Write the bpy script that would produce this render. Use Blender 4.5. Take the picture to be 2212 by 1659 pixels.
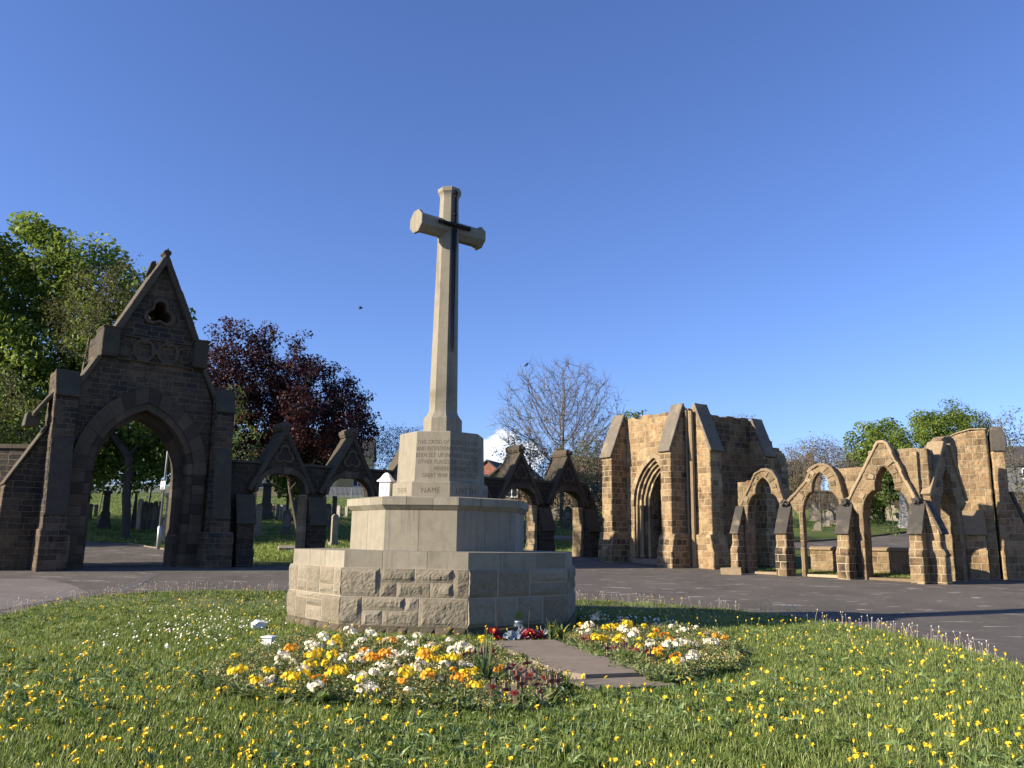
import bpy, bmesh, math, random
import numpy as np
from mathutils import Vector, noise, geometry, Matrix

for o in list(bpy.data.objects):
    bpy.data.objects.remove(o)
sc = bpy.context.scene
COL = sc.collection
R = math.radians

# ------------------------------------------------------------------ camera
PITCH, ROLL, EYE, FP = R(10.8), R(0.8), 1.6, 1780.0
cd = bpy.data.cameras.new('camera'); cam = bpy.data.objects.new('camera', cd); COL.objects.link(cam)
cd.sensor_width = 36.0; cd.lens = FP / 2212 * 36.0; cd.clip_start = 0.1; cd.clip_end = 3000
_R0 = Vector((1, 0, 0)); _U0 = Vector((0, -math.sin(PITCH), math.cos(PITCH)))
_X = _R0 * math.cos(ROLL) + _U0 * math.sin(ROLL); _Y = -_R0 * math.sin(ROLL) + _U0 * math.cos(ROLL); _Z = _X.cross(_Y)
cam.matrix_world = Matrix(((_X.x, _Y.x, _Z.x, 0), (_X.y, _Y.y, _Z.y, 0), (_X.z, _Y.z, _Z.z, EYE), (0, 0, 0, 1)))
sc.camera = cam

# ------------------------------------------------------------------ sun, sky, exposure
SUN_AZ, SUN_EL = R(-73), R(20.5)      # azimuth from -y towards +x
sdir = Vector((math.sin(SUN_AZ) * math.cos(SUN_EL), -math.cos(SUN_AZ) * math.cos(SUN_EL), math.sin(SUN_EL)))
sl = bpy.data.lights.new('sun', 'SUN'); sun = bpy.data.objects.new('sun', sl); COL.objects.link(sun)
sl.energy = 5.0; sl.angle = R(0.5); sl.color = (1.0, 0.885, 0.735)
sun.rotation_euler = sdir.to_track_quat('Z', 'Y').to_euler(); sun.location = (-60, -10, 40)
w = bpy.data.worlds.new('World'); sc.world = w; w.use_nodes = True
wn, wl = w.node_tree.nodes, w.node_tree.links
bg = wn['Background']
sky = wn.new('ShaderNodeTexSky'); sky.sky_type = 'NISHITA'; sky.sun_disc = False
sky.sun_elevation = SUN_EL; sky.sun_rotation = math.atan2(sdir.x, sdir.y)
sky.altitude = 100; sky.air_density = 1.0; sky.dust_density = 0.3; sky.ozone_density = 4.0
SKY_STRENGTH = 0.078
sc.view_settings.view_transform = 'Standard'; sc.view_settings.look = 'None'
sc.view_settings.exposure = 1.1; sc.view_settings.gamma = 1.0
sc.view_settings.use_curve_mapping = False

# ------------------------------------------------------------------ where a pixel of the photograph meets the place
def ray(px, py):
    u, v = (px - 1106) / FP, (829.5 - py) / FP
    return Vector(_X) * u + Vector(_Y) * v - Vector(_Z)
def at(px, py, depth):
    d = ray(px, py); return Vector((0, 0, EYE)) + d * (depth / d.y)
TY = np.array([-100, 20, 26, 29, 34, 38, 42, 48, 60, 115, 130, 160, 400, 1000.0])
TZ = np.array([0, 0, .34, .43, .5, .67, .85, 1.2, 2.5, 8.3, 9.3, 10, 12, 12.0])
def terr(x, y):
    x = np.asarray(x, float); y = np.asarray(y, float)
    z = np.interp(y, TY, TZ)
    z = (z + np.interp(y - .8, TY, TZ) + np.interp(y + .8, TY, TZ)) / 3
    z = z - 0.02 * np.clip(x - 3, 0, 6) * np.clip((24 - y) / 6, 0, 1)
    z = z + np.where(y > 40, 0.08 * np.sin(x * .23 + y * .11) * np.clip((y - 40) / 10, 0, 1), 0)
    return z
def tz(x, y): return float(terr(x, y))
def ghit(px, py, off=0.0):
    d = ray(px, py); lo, hi = 1.0, 400.0
    k0, p = lo, None
    for i in range(1, 1500):
        k = lo * (hi / lo) ** (i / 1500)
        q = Vector((0, 0, EYE)) + d * k
        if q.z < tz(q.x, q.y) + off:
            a, b = k0, k
            for _ in range(25):
                m = (a + b) / 2; q = Vector((0, 0, EYE)) + d * m
                if q.z < tz(q.x, q.y) + off: b = m
                else: a = m
            return Vector((0, 0, EYE)) + d * b
        k0 = k
    return Vector((0, 0, EYE)) + d * (60 / d.y)

# ------------------------------------------------------------------ helpers
ORG = {}
def tag(o, label=None, cat=None, group=None, kind=None):
    if label: o['label'] = label
    if cat: o['category'] = cat
    if group: o['group'] = group
    if kind: o['kind'] = kind
    return o
def empty(name, loc):
    o = bpy.data.objects.new(name, None); COL.objects.link(o); o.location = loc
    o.empty_display_size = 0.2; ORG[o.name] = Vector(loc); return o
def box_uv(me):
    n = len(me.loops)
    if not n: return
    co = np.empty(len(me.vertices) * 3); me.vertices.foreach_get('co', co); co = co.reshape(-1, 3)
    vi = np.empty(n, np.int32); me.loops.foreach_get('vertex_index', vi)
    npoly = len(me.polygons)
    nr = np.empty(npoly * 3); me.polygons.foreach_get('normal', nr); nr = nr.reshape(-1, 3)
    lt = np.empty(npoly, np.int32); me.polygons.foreach_get('loop_total', lt)
    ln = np.repeat(nr, lt, axis=0); p = co[vi]
    h = np.hypot(ln[:, 0], ln[:, 1]); flat = np.abs(ln[:, 2]) > .8
    hs = np.where(h < 1e-6, 1, h); tx, ty = -ln[:, 1] / hs, ln[:, 0] / hs
    u = np.where(flat, p[:, 0], p[:, 0] * tx + p[:, 1] * ty); v = np.where(flat, p[:, 1], p[:, 2])
    uv = me.uv_layers.new(name='UVMap'); uv.data.foreach_set('uv', np.stack([u, v], 1).ravel())
def link_mesh(name, me, mats, parent=None, origin=None):
    for m in (mats if isinstance(mats, (list, tuple)) else [mats]): me.materials.append(m)
    o = bpy.data.objects.new(name, me); COL.objects.link(o)
    if parent is not None: o.parent = parent; ORG[o.name] = ORG[parent.name]
    else: o.location = origin or (0, 0, 0); ORG[o.name] = Vector(origin or (0, 0, 0))
    return o
class MB:
    def __init__(s): s.v, s.f, s.m, s.t = [], [], [], []
    def add(s, V, F, tone=.5, mi=0):
        b = len(s.v); s.v += [tuple(x) for x in V]
        for k in F: s.f.append(tuple(i + b for i in k)); s.m.append(mi); s.t.append(tone)
    def hexa(s, P, tone=.5, mi=0):           # 8 points: bottom ring 0-3, top ring 4-7
        s.add(P, [(3, 2, 1, 0), (4, 5, 6, 7), (0, 1, 5, 4), (1, 2, 6, 5), (2, 3, 7, 6), (3, 0, 4, 7)], tone, mi)
    def rings(s, RS, tone=.5, mi=0, caps=True):   # list of rings of equal length
        k = len(RS[0]); V = [p for r in RS for p in r]; F = []
        for i in range(len(RS) - 1):
            for j in range(k): F.append((i * k + j, i * k + (j + 1) % k, (i + 1) * k + (j + 1) % k, (i + 1) * k + j))
        if caps: F += [tuple(reversed(range(k))), tuple(range((len(RS) - 1) * k, len(RS) * k))]
        s.add(V, F, tone, mi)
    def build(s, name, mats, parent=None, origin=None, smooth=False, fixn=True, uv=True):
        og = ORG[parent.name] if parent is not None else Vector(origin or (0, 0, 0))
        me = bpy.data.meshes.new(name)
        me.from_pydata([(a[0] - og[0], a[1] - og[1], a[2] - og[2]) for a in s.v], [], s.f)
        me.polygons.foreach_set('material_index', s.m)
        if fixn:
            bm = bmesh.new(); bm.from_mesh(me); bmesh.ops.recalc_face_normals(bm, faces=bm.faces); bm.to_mesh(me); bm.free()
        at_ = me.attributes.new('tone', 'FLOAT', 'FACE'); at_.data.foreach_set('value', s.t)
        if smooth: me.polygons.foreach_set('use_smooth', [True] * len(me.polygons))
        me.update()
        if uv:
            # texture follows world position
            if og.length > 0:
                me.transform(Matrix.Translation(og)); box_uv(me); me.transform(Matrix.Translation(-og))
            else: box_uv(me)
        return link_mesh(name, me, mats, parent, origin)
class Fr:                                     # upright frame: s along the wall, p out of its front, z up
    def __init__(s, o, az):
        a = R(az); s.o = Vector((o[0], o[1], 0)); s.t = Vector((math.cos(a), math.sin(a), 0)); s.n = Vector((math.sin(a), -math.cos(a), 0))
    def w(s, a, p, z): return s.o + s.t * a + s.n * p + Vector((0, 0, z))
    def ground(s, a, p=0): q = s.w(a, p, 0); return tz(q.x, q.y)
def slab(mb, fr, outer, p0, p1, holes=(), tone=.5, mi=0):
    """outline(s) in the wall plane pushed from depth p0 to p1"""
    loops = [outer] + list(holes)
    flat = [q for l in loops for q in l]
    tris = geometry.tessellate_polygon([[Vector((a, b, 0)) for a, b in l] for l in loops])
    n = len(flat)
    V = [fr.w(a, p1, b) for a, b in flat] + [fr.w(a, p0, b) for a, b in flat]
    F = [tuple(t) for t in tris] + [tuple(i + n for i in reversed(t)) for t in tris]
    k = 0
    for l in loops:
        m = len(l)
        for i in range(m): j = (i + 1) % m; F.append((k + i, k + j, k + j + n, k + i + n))
        k += m
    mb.add(V, F, tone, mi)
def prof(mb, fr, pts, s0, s1, tone=.5, mi=0):   # outline in (p, z) swept along s
    n = len(pts)
    tris = geometry.tessellate_polygon([[Vector((a, b, 0)) for a, b in pts]])
    V = [fr.w(s0, a, b) for a, b in pts] + [fr.w(s1, a, b) for a, b in pts]
    F = [tuple(t) for t in tris] + [tuple(i + n for i in reversed(t)) for t in tris]
    F += [(i, (i + 1) % n, (i + 1) % n + n, i + n) for i in range(n)]
    mb.add(V, F, tone, mi)
def bx(mb, fr, s0, s1, p0, p1, z0, z1, tone=.5, mi=0):
    mb.hexa([fr.w(s0, p0, z0), fr.w(s1, p0, z0), fr.w(s1, p1, z0), fr.w(s0, p1, z0),
             fr.w(s0, p0, z1), fr.w(s1, p0, z1), fr.w(s1, p1, z1), fr.w(s0, p1, z1)], tone, mi)
def arch(c, hw, z0, z1, n=10):                # pointed arch, left springing to right springing
    h = z1 - z0; k = (h * h - hw * hw) / (2 * hw); r = hw + k
    a1 = math.atan2(h, k) if abs(k) > 1e-6 else math.pi / 2
    L = [(c + k - r * math.cos(a1 * i / n), z0 + r * math.sin(a1 * i / n)) for i in range(n + 1)]
    return L + [(2 * c - x, z) for x, z in reversed(L[:-1])]
def arch_ring(mb, fr, c, hw0, za0, hw1, za1, zs, p0, p1, n=9, rnd=None, gap=.0, tone=.5):
    """separate voussoirs between two pointed arches"""
    A, B = arch(c, hw0, zs, za0, n), arch(c, hw1, zs, za1, n)
    for i in range(len(A) - 1):
        dp = rnd.uniform(-.012, .012) if rnd else 0
        a0, a1, b0, b1 = A[i], A[i + 1], B[i], B[i + 1]
        sh = lambda u, v, g: (u[0] + (v[0] - u[0]) * g, u[1] + (v[1] - u[1]) * g)
        q = [sh(a0, a1, gap), sh(a1, a0, gap), sh(b1, b0, gap), sh(b0, b1, gap)]
        t = rnd.random() if rnd else tone
        mb.hexa([fr.w(x, p0, z) for x, z in q] + [fr.w(x, p1 + dp, z) for x, z in q], t)
def sheet(name, poly, off, mat, step=.6, kind='structure', dens=None, zf=None):
    bm = bmesh.new(); vs = [bm.verts.new((x, y, 0)) for x, y in poly]; bm.faces.new(vs)
    xs, ys = [q[0] for q in poly], [q[1] for q in poly]
    for ax, lo, hi in ((0, min(xs), max(xs)), (1, min(ys), max(ys))):
        k = lo + step
        while k < hi:
            co = (k, 0, 0) if ax == 0 else (0, k, 0); no = (1, 0, 0) if ax == 0 else (0, 1, 0)
            bmesh.ops.bisect_plane(bm, geom=bm.verts[:] + bm.edges[:] + bm.faces[:], plane_co=co, plane_no=no); k += step
    bmesh.ops.triangulate(bm, faces=[f for f in bm.faces if len(f.verts) > 4])
    for v in bm.verts: v.co.z = (zf(v.co.x, v.co.y) if zf else tz(v.co.x, v.co.y)) + off
    bmesh.ops.recalc_face_normals(bm, faces=bm.faces)
    for f in bm.faces:
        if f.normal.z < 0: f.normal_flip()
    me = bpy.data.meshes.new(name); bm.to_mesh(me); bm.free()
    if dens:
        a = me.attributes.new('dens', 'FLOAT', 'POINT'); a.data.foreach_set('value', [dens(v.co.x, v.co.y) for v in me.vertices])
    box_uv(me); o = link_mesh(name, me, mat); tag(o, kind=kind); return o
def tube(mb, pts, rads, k=6, tone=.5, mi=0):
    RS = []
    for i, p in enumerate(pts):
        p = Vector(p); a = Vector(pts[max(0, i - 1)]); b = Vector(pts[min(len(pts) - 1, i + 1)])
        d = (b - a).normalized(); u = d.orthogonal().normalized()
        if i: 
            u = (pu - d * pu.dot(d)); u = u.normalized() if u.length > 1e-6 else d.orthogonal().normalized()
        pu = u; v = d.cross(u)
        RS.append([p + (u * math.cos(2 * math.pi * j / k) + v * math.sin(2 * math.pi * j / k)) * rads[i] for j in range(k)])
    mb.rings(RS, tone, mi)
def inside(poly, x, y):
    c = False; j = len(poly) - 1
    for i in range(len(poly)):
        if (poly[i][1] > y) != (poly[j][1] > y) and x < (poly[j][0] - poly[i][0]) * (y - poly[i][1]) / (poly[j][1] - poly[i][1]) + poly[i][0]: c = not c
        j = i
    return c
def copy_tree(o, parent=None):
    c = o.copy(); COL.objects.link(c)
    if parent is not None: c.parent = parent
    for ch in list(o.children): copy_tree(ch, c)
    return c

# ------------------------------------------------------------------ materials
class NT:
    def __init__(s, name):
        s.m = bpy.data.materials.new(name); s.m.use_nodes = True; s.nt = s.m.node_tree
        s.b = s.nt.nodes['Principled BSDF']; s.out = s.nt.nodes['Material Output']
        s.b.inputs['Specular IOR Level'].default_value = .25
    def n(s, typ, props=None, **inp):
        x = s.nt.nodes.new('ShaderNode' + typ)
        for k, v in (props or {}).items(): setattr(x, k, v)
        for k, v in inp.items(): s.set(x.inputs[k.replace('_', ' ')] if k.replace('_', ' ') in x.inputs else x.inputs[int(k[1:])], v)
        return x
    def set(s, sock, v):
        if hasattr(v, 'is_output'): s.nt.links.new(v, sock)
        else:
            if isinstance(v, tuple) and len(v) == 3 and sock.type == 'RGBA': v = v + (1,)
            sock.default_value = v
    def noise(s, scale, vec=None, detail=4, rough=.55, dist=0):
        x = s.n('TexNoise', None, Scale=scale, Detail=detail, Roughness=rough, Distortion=dist)
        if vec is not None: s.set(x.inputs['Vector'], vec)
        return x.outputs['Fac']
    def obj(s, sx=1, sy=1, sz=1):
        c = s.n('TexCoord').outputs['Object'] if False else s.n('NewGeometry').outputs['Position']
        if (sx, sy, sz) == (1, 1, 1): return c
        return s.n('Mapping', None, Vector=c, Scale=(sx, sy, sz)).outputs['Vector']
    def ramp(s, fac, stops, interp='LINEAR'):
        x = s.n('ValToRGB', None, Fac=fac); cr = x.color_ramp; cr.interpolation = interp
        while len(cr.elements) < len(stops): cr.elements.new(.5)
        for e, (p, c) in zip(cr.elements, stops): e.position = p; e.color = c + (1,) if len(c) == 3 else c
        return x.outputs['Color']
    def mix(s, fac, a, b, mode='MIX'):
        x = s.n('Mix', {'data_type': 'RGBA', 'blend_type': mode}); s.set(x.inputs[0], fac); s.set(x.inputs[6], a); s.set(x.inputs[7], b); return x.outputs[2]
    def math(s, op, a, b=0.0, clamp=False):
        x = s.n('Math', {'operation': op, 'use_clamp': clamp}); s.set(x.inputs[0], a); s.set(x.inputs[1], b); return x.outputs[0]
    def smooth(s, v, lo, hi):
        x = s.n('MapRange', {'interpolation_type': 'SMOOTHSTEP'}); s.set(x.inputs[0], v); x.inputs[1].default_value = lo; x.inputs[2].default_value = hi; return x.outputs[0]
    def bump(s, h, strength=.4, dist=.02, nrm=None):
        x = s.n('Bump', None, Height=h, Strength=strength, Distance=dist)
        if nrm is not None: s.set(x.inputs['Normal'], nrm)
        return x.outputs['Normal']
    def done(s, col, rough=.85, nrm=None, **kw):
        s.set(s.b.inputs['Base Color'], col); s.set(s.b.inputs['Roughness'], rough)
        if nrm is not None: s.set(s.b.inputs['Normal'], nrm)
        for k, v in kw.items(): s.set(s.b.inputs[k.replace('_', ' ')], v)
        return s.m
def plain(name, c, rough=.7, **kw): return NT(name).done(c, rough, **kw)
def ashlar(name, pal, mortar, bw=.55, bh=.27, ms=.012, soot=(.03, .028, .025), soot_lo=.55, soot_hi=.75, bumpd=.03, sootscale=.5):
    """coursed stone: a different tone for every block, soot and weathering, worn faces, recessed joints"""
    s = NT(name); uv = s.n('UVMap').outputs['UV']; P = s.obj()
    wob = s.n('TexNoise', None, Vector=P, Scale=2.6, Detail=4)
    d = s.n('VectorMath', {'operation': 'MULTIPLY_ADD'}); s.set(d.inputs[0], wob.outputs['Color']); d.inputs[1].default_value = (.10, .075, 0); s.set(d.inputs[2], uv)
    br = s.n('TexBrick', {'offset': .5, 'squash': .72, 'squash_frequency': 3, 'offset_frequency': 2}, Vector=d.outputs[0],
             Color1=(0, 0, 0), Color2=(1, 1, 1), Mortar=(.5, .5, .5), Scale=1.0, Mortar_Size=ms, Mortar_Smooth=.35, Bias=0.0, Brick_Width=bw, Row_Height=bh)
    rnd = s.n('SeparateColor', None, Color=br.outputs['Color']).outputs[0]
    k = len(pal); col = s.ramp(rnd, [(i / (k - 1), c) for i, c in enumerate(pal)])
    n1 = s.noise(7, P, 6, .65); n2 = s.noise(38, P, 4, .7); ns = s.noise(sootscale, P, 6, .62, .3)
    col = s.mix(.8, col, s.ramp(n1, [(.25, (.45, .41, .36)), (.48, (.92, .92, .92)), (.75, (1.4, 1.33, 1.2))]), 'MULTIPLY')
    nl = s.noise(1.4, s.obj(1.4, 1.4, .55), 6, .65, .2); col = s.mix(.9, col, s.ramp(nl, [(.33, (.36, .32, .28)), (.47, (.95, .92, .88)), (.7, (1.25, 1.2, 1.1))]), 'MULTIPLY')
    col = s.mix(.5, col, s.ramp(n2, [(.3, (.72, .72, .72)), (.7, (1.25, 1.25, 1.25))]), 'MULTIPLY')
    sm = s.math('MULTIPLY', s.smooth(ns, soot_lo, soot_hi), s.smooth(s.math('ADD', n1, s.math('MULTIPLY', rnd, .4)), .35, .75), True)
    col = s.mix(sm, col, soot)
    col = s.mix(s.math('MULTIPLY', br.outputs['Fac'], s.smooth(n1, .22, .46)), col, mortar)
    # green-grey growth
    col = s.mix(s.math('MULTIPLY', s.smooth(s.noise(1.3, P, 5, .6), .58, .74), .35), col, (.10, .095, .055))
    h = s.math('ADD', s.math('MULTIPLY', br.outputs['Fac'], -.9), s.math('ADD', s.math('MULTIPLY', n1, 1.0), s.math('MULTIPLY', n2, .28)))
    h = s.math('ADD', h, s.math('MULTIPLY', rnd, .35))
    return s.done(col, .94, s.bump(h, 1.0, bumpd * 1.7))
def toned(name, pal, grain=(.75, 1.2), soot=None, bumpd=.012, nscale=9, rough=.9, streak=.0, moss=0.0):
    """single stones: tone per block plus grain, stains and run marks"""
    s = NT(name); P = s.obj(); t = s.n('Attribute', {'attribute_name': 'tone'}).outputs['Fac']
    k = len(pal); col = s.ramp(t, [(i / (k - 1), c) for i, c in enumerate(pal)])
    n1 = s.noise(nscale, P, 6, .65); n2 = s.noise(60, P, 4, .7); n3 = s.noise(1.1, P, 5, .6, .4)
    g0, g1 = (grain[0],) * 3, (grain[1],) * 3
    col = s.mix(.7, col, s.ramp(n1, [(.28, g0), (.72, g1)]), 'MULTIPLY')
    col = s.mix(.5, col, s.ramp(n2, [(.3, (.78, .78, .78)), (.7, (1.2, 1.2, 1.2))]), 'MULTIPLY')
    if streak:
        st = s.noise(3.0, s.obj(3.2, 3.2, .22), 5, .6)
        col = s.mix(s.math('MULTIPLY', s.smooth(st, .5, .74), streak), col, (.13, .115, .085))
    if soot: col = s.mix(s.smooth(n3, *soot[0]), col, soot[1])
    if moss: col = s.mix(s.math('MULTIPLY', s.smooth(s.noise(2.3, P, 5, .65), .5, .7), moss), col, (.09, .10, .04))
    h = s.math('ADD', n1, s.math('MULTIPLY', n2, .4))
    return s.done(col, rough, s.bump(h, .7, bumpd))
def leafy(name, stops, trans=.35, rough=.6):
    s = NT(name); t = s.n('Attribute', {'attribute_name': 'tone'}).outputs['Fac']
    col = s.ramp(t, stops); s.done(col, rough)
    tr = s.n('BsdfTranslucent', None, Color=s.mix(.5, col, (1.3, 1.25, .5), 'MULTIPLY'))
    mx = s.n('MixShader', None, Fac=trans); s.nt.links.new(s.b.outputs[0], mx.inputs[1]); s.nt.links.new(tr.outputs[0], mx.inputs[2])
    s.nt.links.new(mx.outputs[0], s.out.inputs['Surface']); return s.m

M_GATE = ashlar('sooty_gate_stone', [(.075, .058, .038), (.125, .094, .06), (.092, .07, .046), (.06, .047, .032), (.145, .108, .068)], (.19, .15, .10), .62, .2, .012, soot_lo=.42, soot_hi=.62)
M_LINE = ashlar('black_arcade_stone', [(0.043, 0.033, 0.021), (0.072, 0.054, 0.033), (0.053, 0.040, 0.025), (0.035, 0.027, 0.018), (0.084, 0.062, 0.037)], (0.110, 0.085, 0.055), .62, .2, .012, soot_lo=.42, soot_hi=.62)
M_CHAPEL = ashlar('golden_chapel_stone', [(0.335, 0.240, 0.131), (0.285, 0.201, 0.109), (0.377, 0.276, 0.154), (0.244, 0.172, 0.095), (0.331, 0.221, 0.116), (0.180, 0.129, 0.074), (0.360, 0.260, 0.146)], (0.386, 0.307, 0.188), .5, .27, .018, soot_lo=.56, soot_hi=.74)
M_CHAPEL_SHADE = ashlar('shaded_sooty_chapel_stone', [(0.223, 0.154, 0.082), (0.190, 0.129, 0.068), (0.251, 0.177, 0.096), (0.163, 0.111, 0.060), (0.221, 0.142, 0.072), (0.120, 0.083, 0.046), (0.240, 0.167, 0.091)], (0.257, 0.199, 0.118), .5, .27, .018, soot_lo=.46, soot_hi=.66)  # chapel palette darkened to put the side wall's shade into the colour, with heavier soot
M_BUTT = ashlar('banded_buttress_stone', [(0.290, 0.210, 0.116), (0.166, 0.120, 0.067), (0.332, 0.242, 0.136), (0.111, 0.080, 0.048), (0.235, 0.161, 0.089), (0.317, 0.235, 0.131)], (0.395, 0.324, 0.204), .42, .26, .019, soot_lo=.5, soot_hi=.7)
M_ARCADE = ashlar('buff_arcade_stone', [(0.242, 0.179, 0.105), (0.186, 0.138, 0.079), (0.280, 0.209, 0.123), (0.130, 0.095, 0.056), (0.231, 0.161, 0.090)], (0.279, 0.227, 0.141), .48, .26, .018, soot_lo=.58, soot_hi=.76)
M_VOUS = toned('voussoir_stone', [(0.084, 0.065, 0.041), (0.307, 0.232, 0.136), (0.178, 0.131, 0.076), (0.394, 0.298, 0.178)], nscale=6, bumpd=.02)
M_GVOUS = toned('sooty_voussoir_stone', [(.038, .030, .021), (.095, .071, .046), (.06, .046, .032), (.12, .09, .058)], nscale=6, bumpd=.02)
M_CAP = toned('dark_weathering_stone', [(.044, .041, .036), (.18, .155, .115)], nscale=4, bumpd=.02, soot=((.5, .75), (.25, .2, .13)))
M_GCAP = toned('sooty_coping_stone', [(.04, .034, .024), (.095, .077, .052)], nscale=4, bumpd=.012, moss=.4)
M_MEM = toned('smooth_memorial_stone', [(0.199, 0.177, 0.129), (0.238, 0.212, 0.155), (0.281, 0.251, 0.184)], grain=(.82, 1.14), nscale=5, bumpd=.005, rough=.85, streak=.62, soot=((.56, .78), (0.145, 0.130, 0.085)))
M_ROCK = toned('rock_faced_stone', [(0.165, 0.141, 0.097), (0.218, 0.187, 0.131), (0.257, 0.223, 0.160), (0.189, 0.164, 0.114)], grain=(.72, 1.2), nscale=12, bumpd=.012, streak=.25)
M_MORTAR = toned('pale_mortar', [(.33, .275, .2), (.37, .31, .23)], nscale=14, bumpd=.006)
M_FOOT = toned('dark_footing_rubble', [(.06, .05, .035), (.14, .11, .07)], nscale=10, bumpd=.03, moss=.7)
M_LETTER = plain('incised_letter_shadow', (.10, .082, .06), .95)
M_BRONZE = NT('black_bronze').done((.014, .014, .016), .26, Metallic=.5)
M_WHITE = NT('white_plaster').done((.82, .82, .80), .5)
M_EMBOSS = NT('grey_relief').done((.45, .46, .5), .6)
M_SLAB = toned('worn_paving', [(.20, .16, .115), (.25, .20, .14)], nscale=5, bumpd=.006, streak=0, moss=.25)
M_SOIL = toned('dark_soil', [(.03, .022, .014), (.05, .038, .024)], nscale=18, bumpd=.04, moss=.2)
M_BARK = toned('bark', [(.075, .062, .048), (.11, .092, .07)], nscale=8, bumpd=.03)
M_TWIG = toned('grey_twigs', [(.10, .085, .07), (.17, .145, .115)], nscale=3, bumpd=.005)
M_GRAVE = toned('grey_gravestone', [(.06, .056, .05), (.22, .19, .145), (.34, .29, .21), (.45, .42, .37)], nscale=5, bumpd=.01, streak=.4)
M_STEEL = NT('galvanised_steel').done((.42, .44, .46), .45, Metallic=.7)
def asphalt(name, a, b, pale, amt):
    s = NT(name); P = s.obj(); n1 = s.noise(.55, P, 6, .65); n2 = s.noise(45, P, 3, .7); n3 = s.noise(160, P, 2, .8); n4 = s.noise(2.0, s.obj(.55, 1.9, 1), 5, .6, .3)
    col = s.ramp(n1, [(.3, a), (.7, b)])
    col = s.mix(.8, col, s.ramp(n2, [(.3, (.55, .55, .55)), (.7, (1.4, 1.4, 1.4))]), 'MULTIPLY')
    col = s.mix(s.math('MULTIPLY', s.smooth(n4, .61, .66), amt), col, pale)
    col = s.mix(s.math('MULTIPLY', s.smooth(n3, .68, .76), .5), col, (.34, .31, .27))
    return s.done(col, .93, s.bump(s.math('ADD', n2, n3), .9, .012))
M_ROAD = asphalt('worn_asphalt', (.092, .080, .065), (.145, .127, .102), (.36, .32, .27), .85)
M_PATCH = asphalt('pale_concrete_patch', (.15, .13, .11), (.23, .2, .17), (.36, .32, .27), .6)
M_TRENCH = asphalt('smooth_trench_patch', (.12, .108, .1), (.14, .125, .115), (.2, .18, .16), .2)
def turf(name, a, b, c):
    s = NT(name); P = s.obj(); n1 = s.noise(.6, P, 5, .6); n2 = s.noise(9, P, 4, .7); n3 = s.noise(70, P, 3, .7)
    col = s.ramp(s.math('ADD', s.math('MULTIPLY', n1, .5), s.math('MULTIPLY', n2, .5)), [(.35, a), (.5, b), (.68, c)])
    col = s.mix(.7, col, s.ramp(n3, [(.3, (.45, .45, .45)), (.7, (1.5, 1.5, 1.5))]), 'MULTIPLY')
    return s.done(col, .9, s.bump(s.math('ADD', n2, n3), 1.0, .08))
M_TURF = turf('cemetery_turf', (.06, .085, .02), (.10, .14, .03), (.16, .19, .05))
M_LAWN = turf('lawn_soil_green', (.025, .036, .01), (.045, .062, .015), (.07, .09, .025))
# ------------------------------------------------------------------ sky with a low white cloud near the horizon
def build_world():
    n = lambda t: wn.new('ShaderNode' + t)
    tc = n('TexCoord'); cdir = (at(1085, 985, 10) - Vector((0, 0, EYE))).normalized()
    sub = n('VectorMath'); sub.operation = 'SUBTRACT'; nrm = n('VectorMath'); nrm.operation = 'NORMALIZE'
    wl.new(tc.outputs['Generated'], nrm.inputs[0]); wl.new(nrm.outputs[0], sub.inputs[0]); sub.inputs[1].default_value = cdir
    sc_ = n('VectorMath'); sc_.operation = 'MULTIPLY'; sc_.inputs[1].default_value = (1, 1, 1.7); wl.new(sub.outputs[0], sc_.inputs[0])
    ln = n('VectorMath'); ln.operation = 'LENGTH'; wl.new(sc_.outputs[0], ln.inputs[0])
    no = n('TexNoise'); no.inputs['Scale'].default_value = 26; no.inputs['Detail'].default_value = 7; wl.new(nrm.outputs[0], no.inputs['Vector'])
    ma = n('Math'); ma.operation = 'MULTIPLY_ADD'; ma.inputs[1].default_value = -.075; wl.new(no.outputs['Fac'], ma.inputs[0]); wl.new(ln.outputs['Value'], ma.inputs[2])
    mr = n('MapRange'); mr.interpolation_type = 'SMOOTHSTEP'; wl.new(ma.outputs[0], mr.inputs[0])
    mr.inputs[1].default_value = .014; mr.inputs[2].default_value = .002; mr.inputs[3].default_value = 0; mr.inputs[4].default_value = .92
    hs = n('HueSaturation'); hs.inputs['Saturation'].default_value = 1.0; hs.inputs['Value'].default_value = 1.0; tint = n('Mix'); tint.data_type = 'RGBA'; tint.blend_type = 'MULTIPLY'; tint.inputs[0].default_value = 1; tint.inputs[7].default_value = (.94, .965, 1.31, 1); wl.new(sky.outputs[0], tint.inputs[6]); wl.new(tint.outputs[2], hs.inputs['Color'])
    mx = n('Mix'); mx.data_type = 'RGBA'; wl.new(mr.outputs[0], mx.inputs[0]); wl.new(hs.outputs[0], mx.inputs[6]); mx.inputs[7].default_value = (7.0, 7.5, 8.6, 1)
    wl.new(mx.outputs[2], bg.inputs['Color']); bg.inputs['Strength'].default_value = SKY_STRENGTH
build_world()

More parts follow.
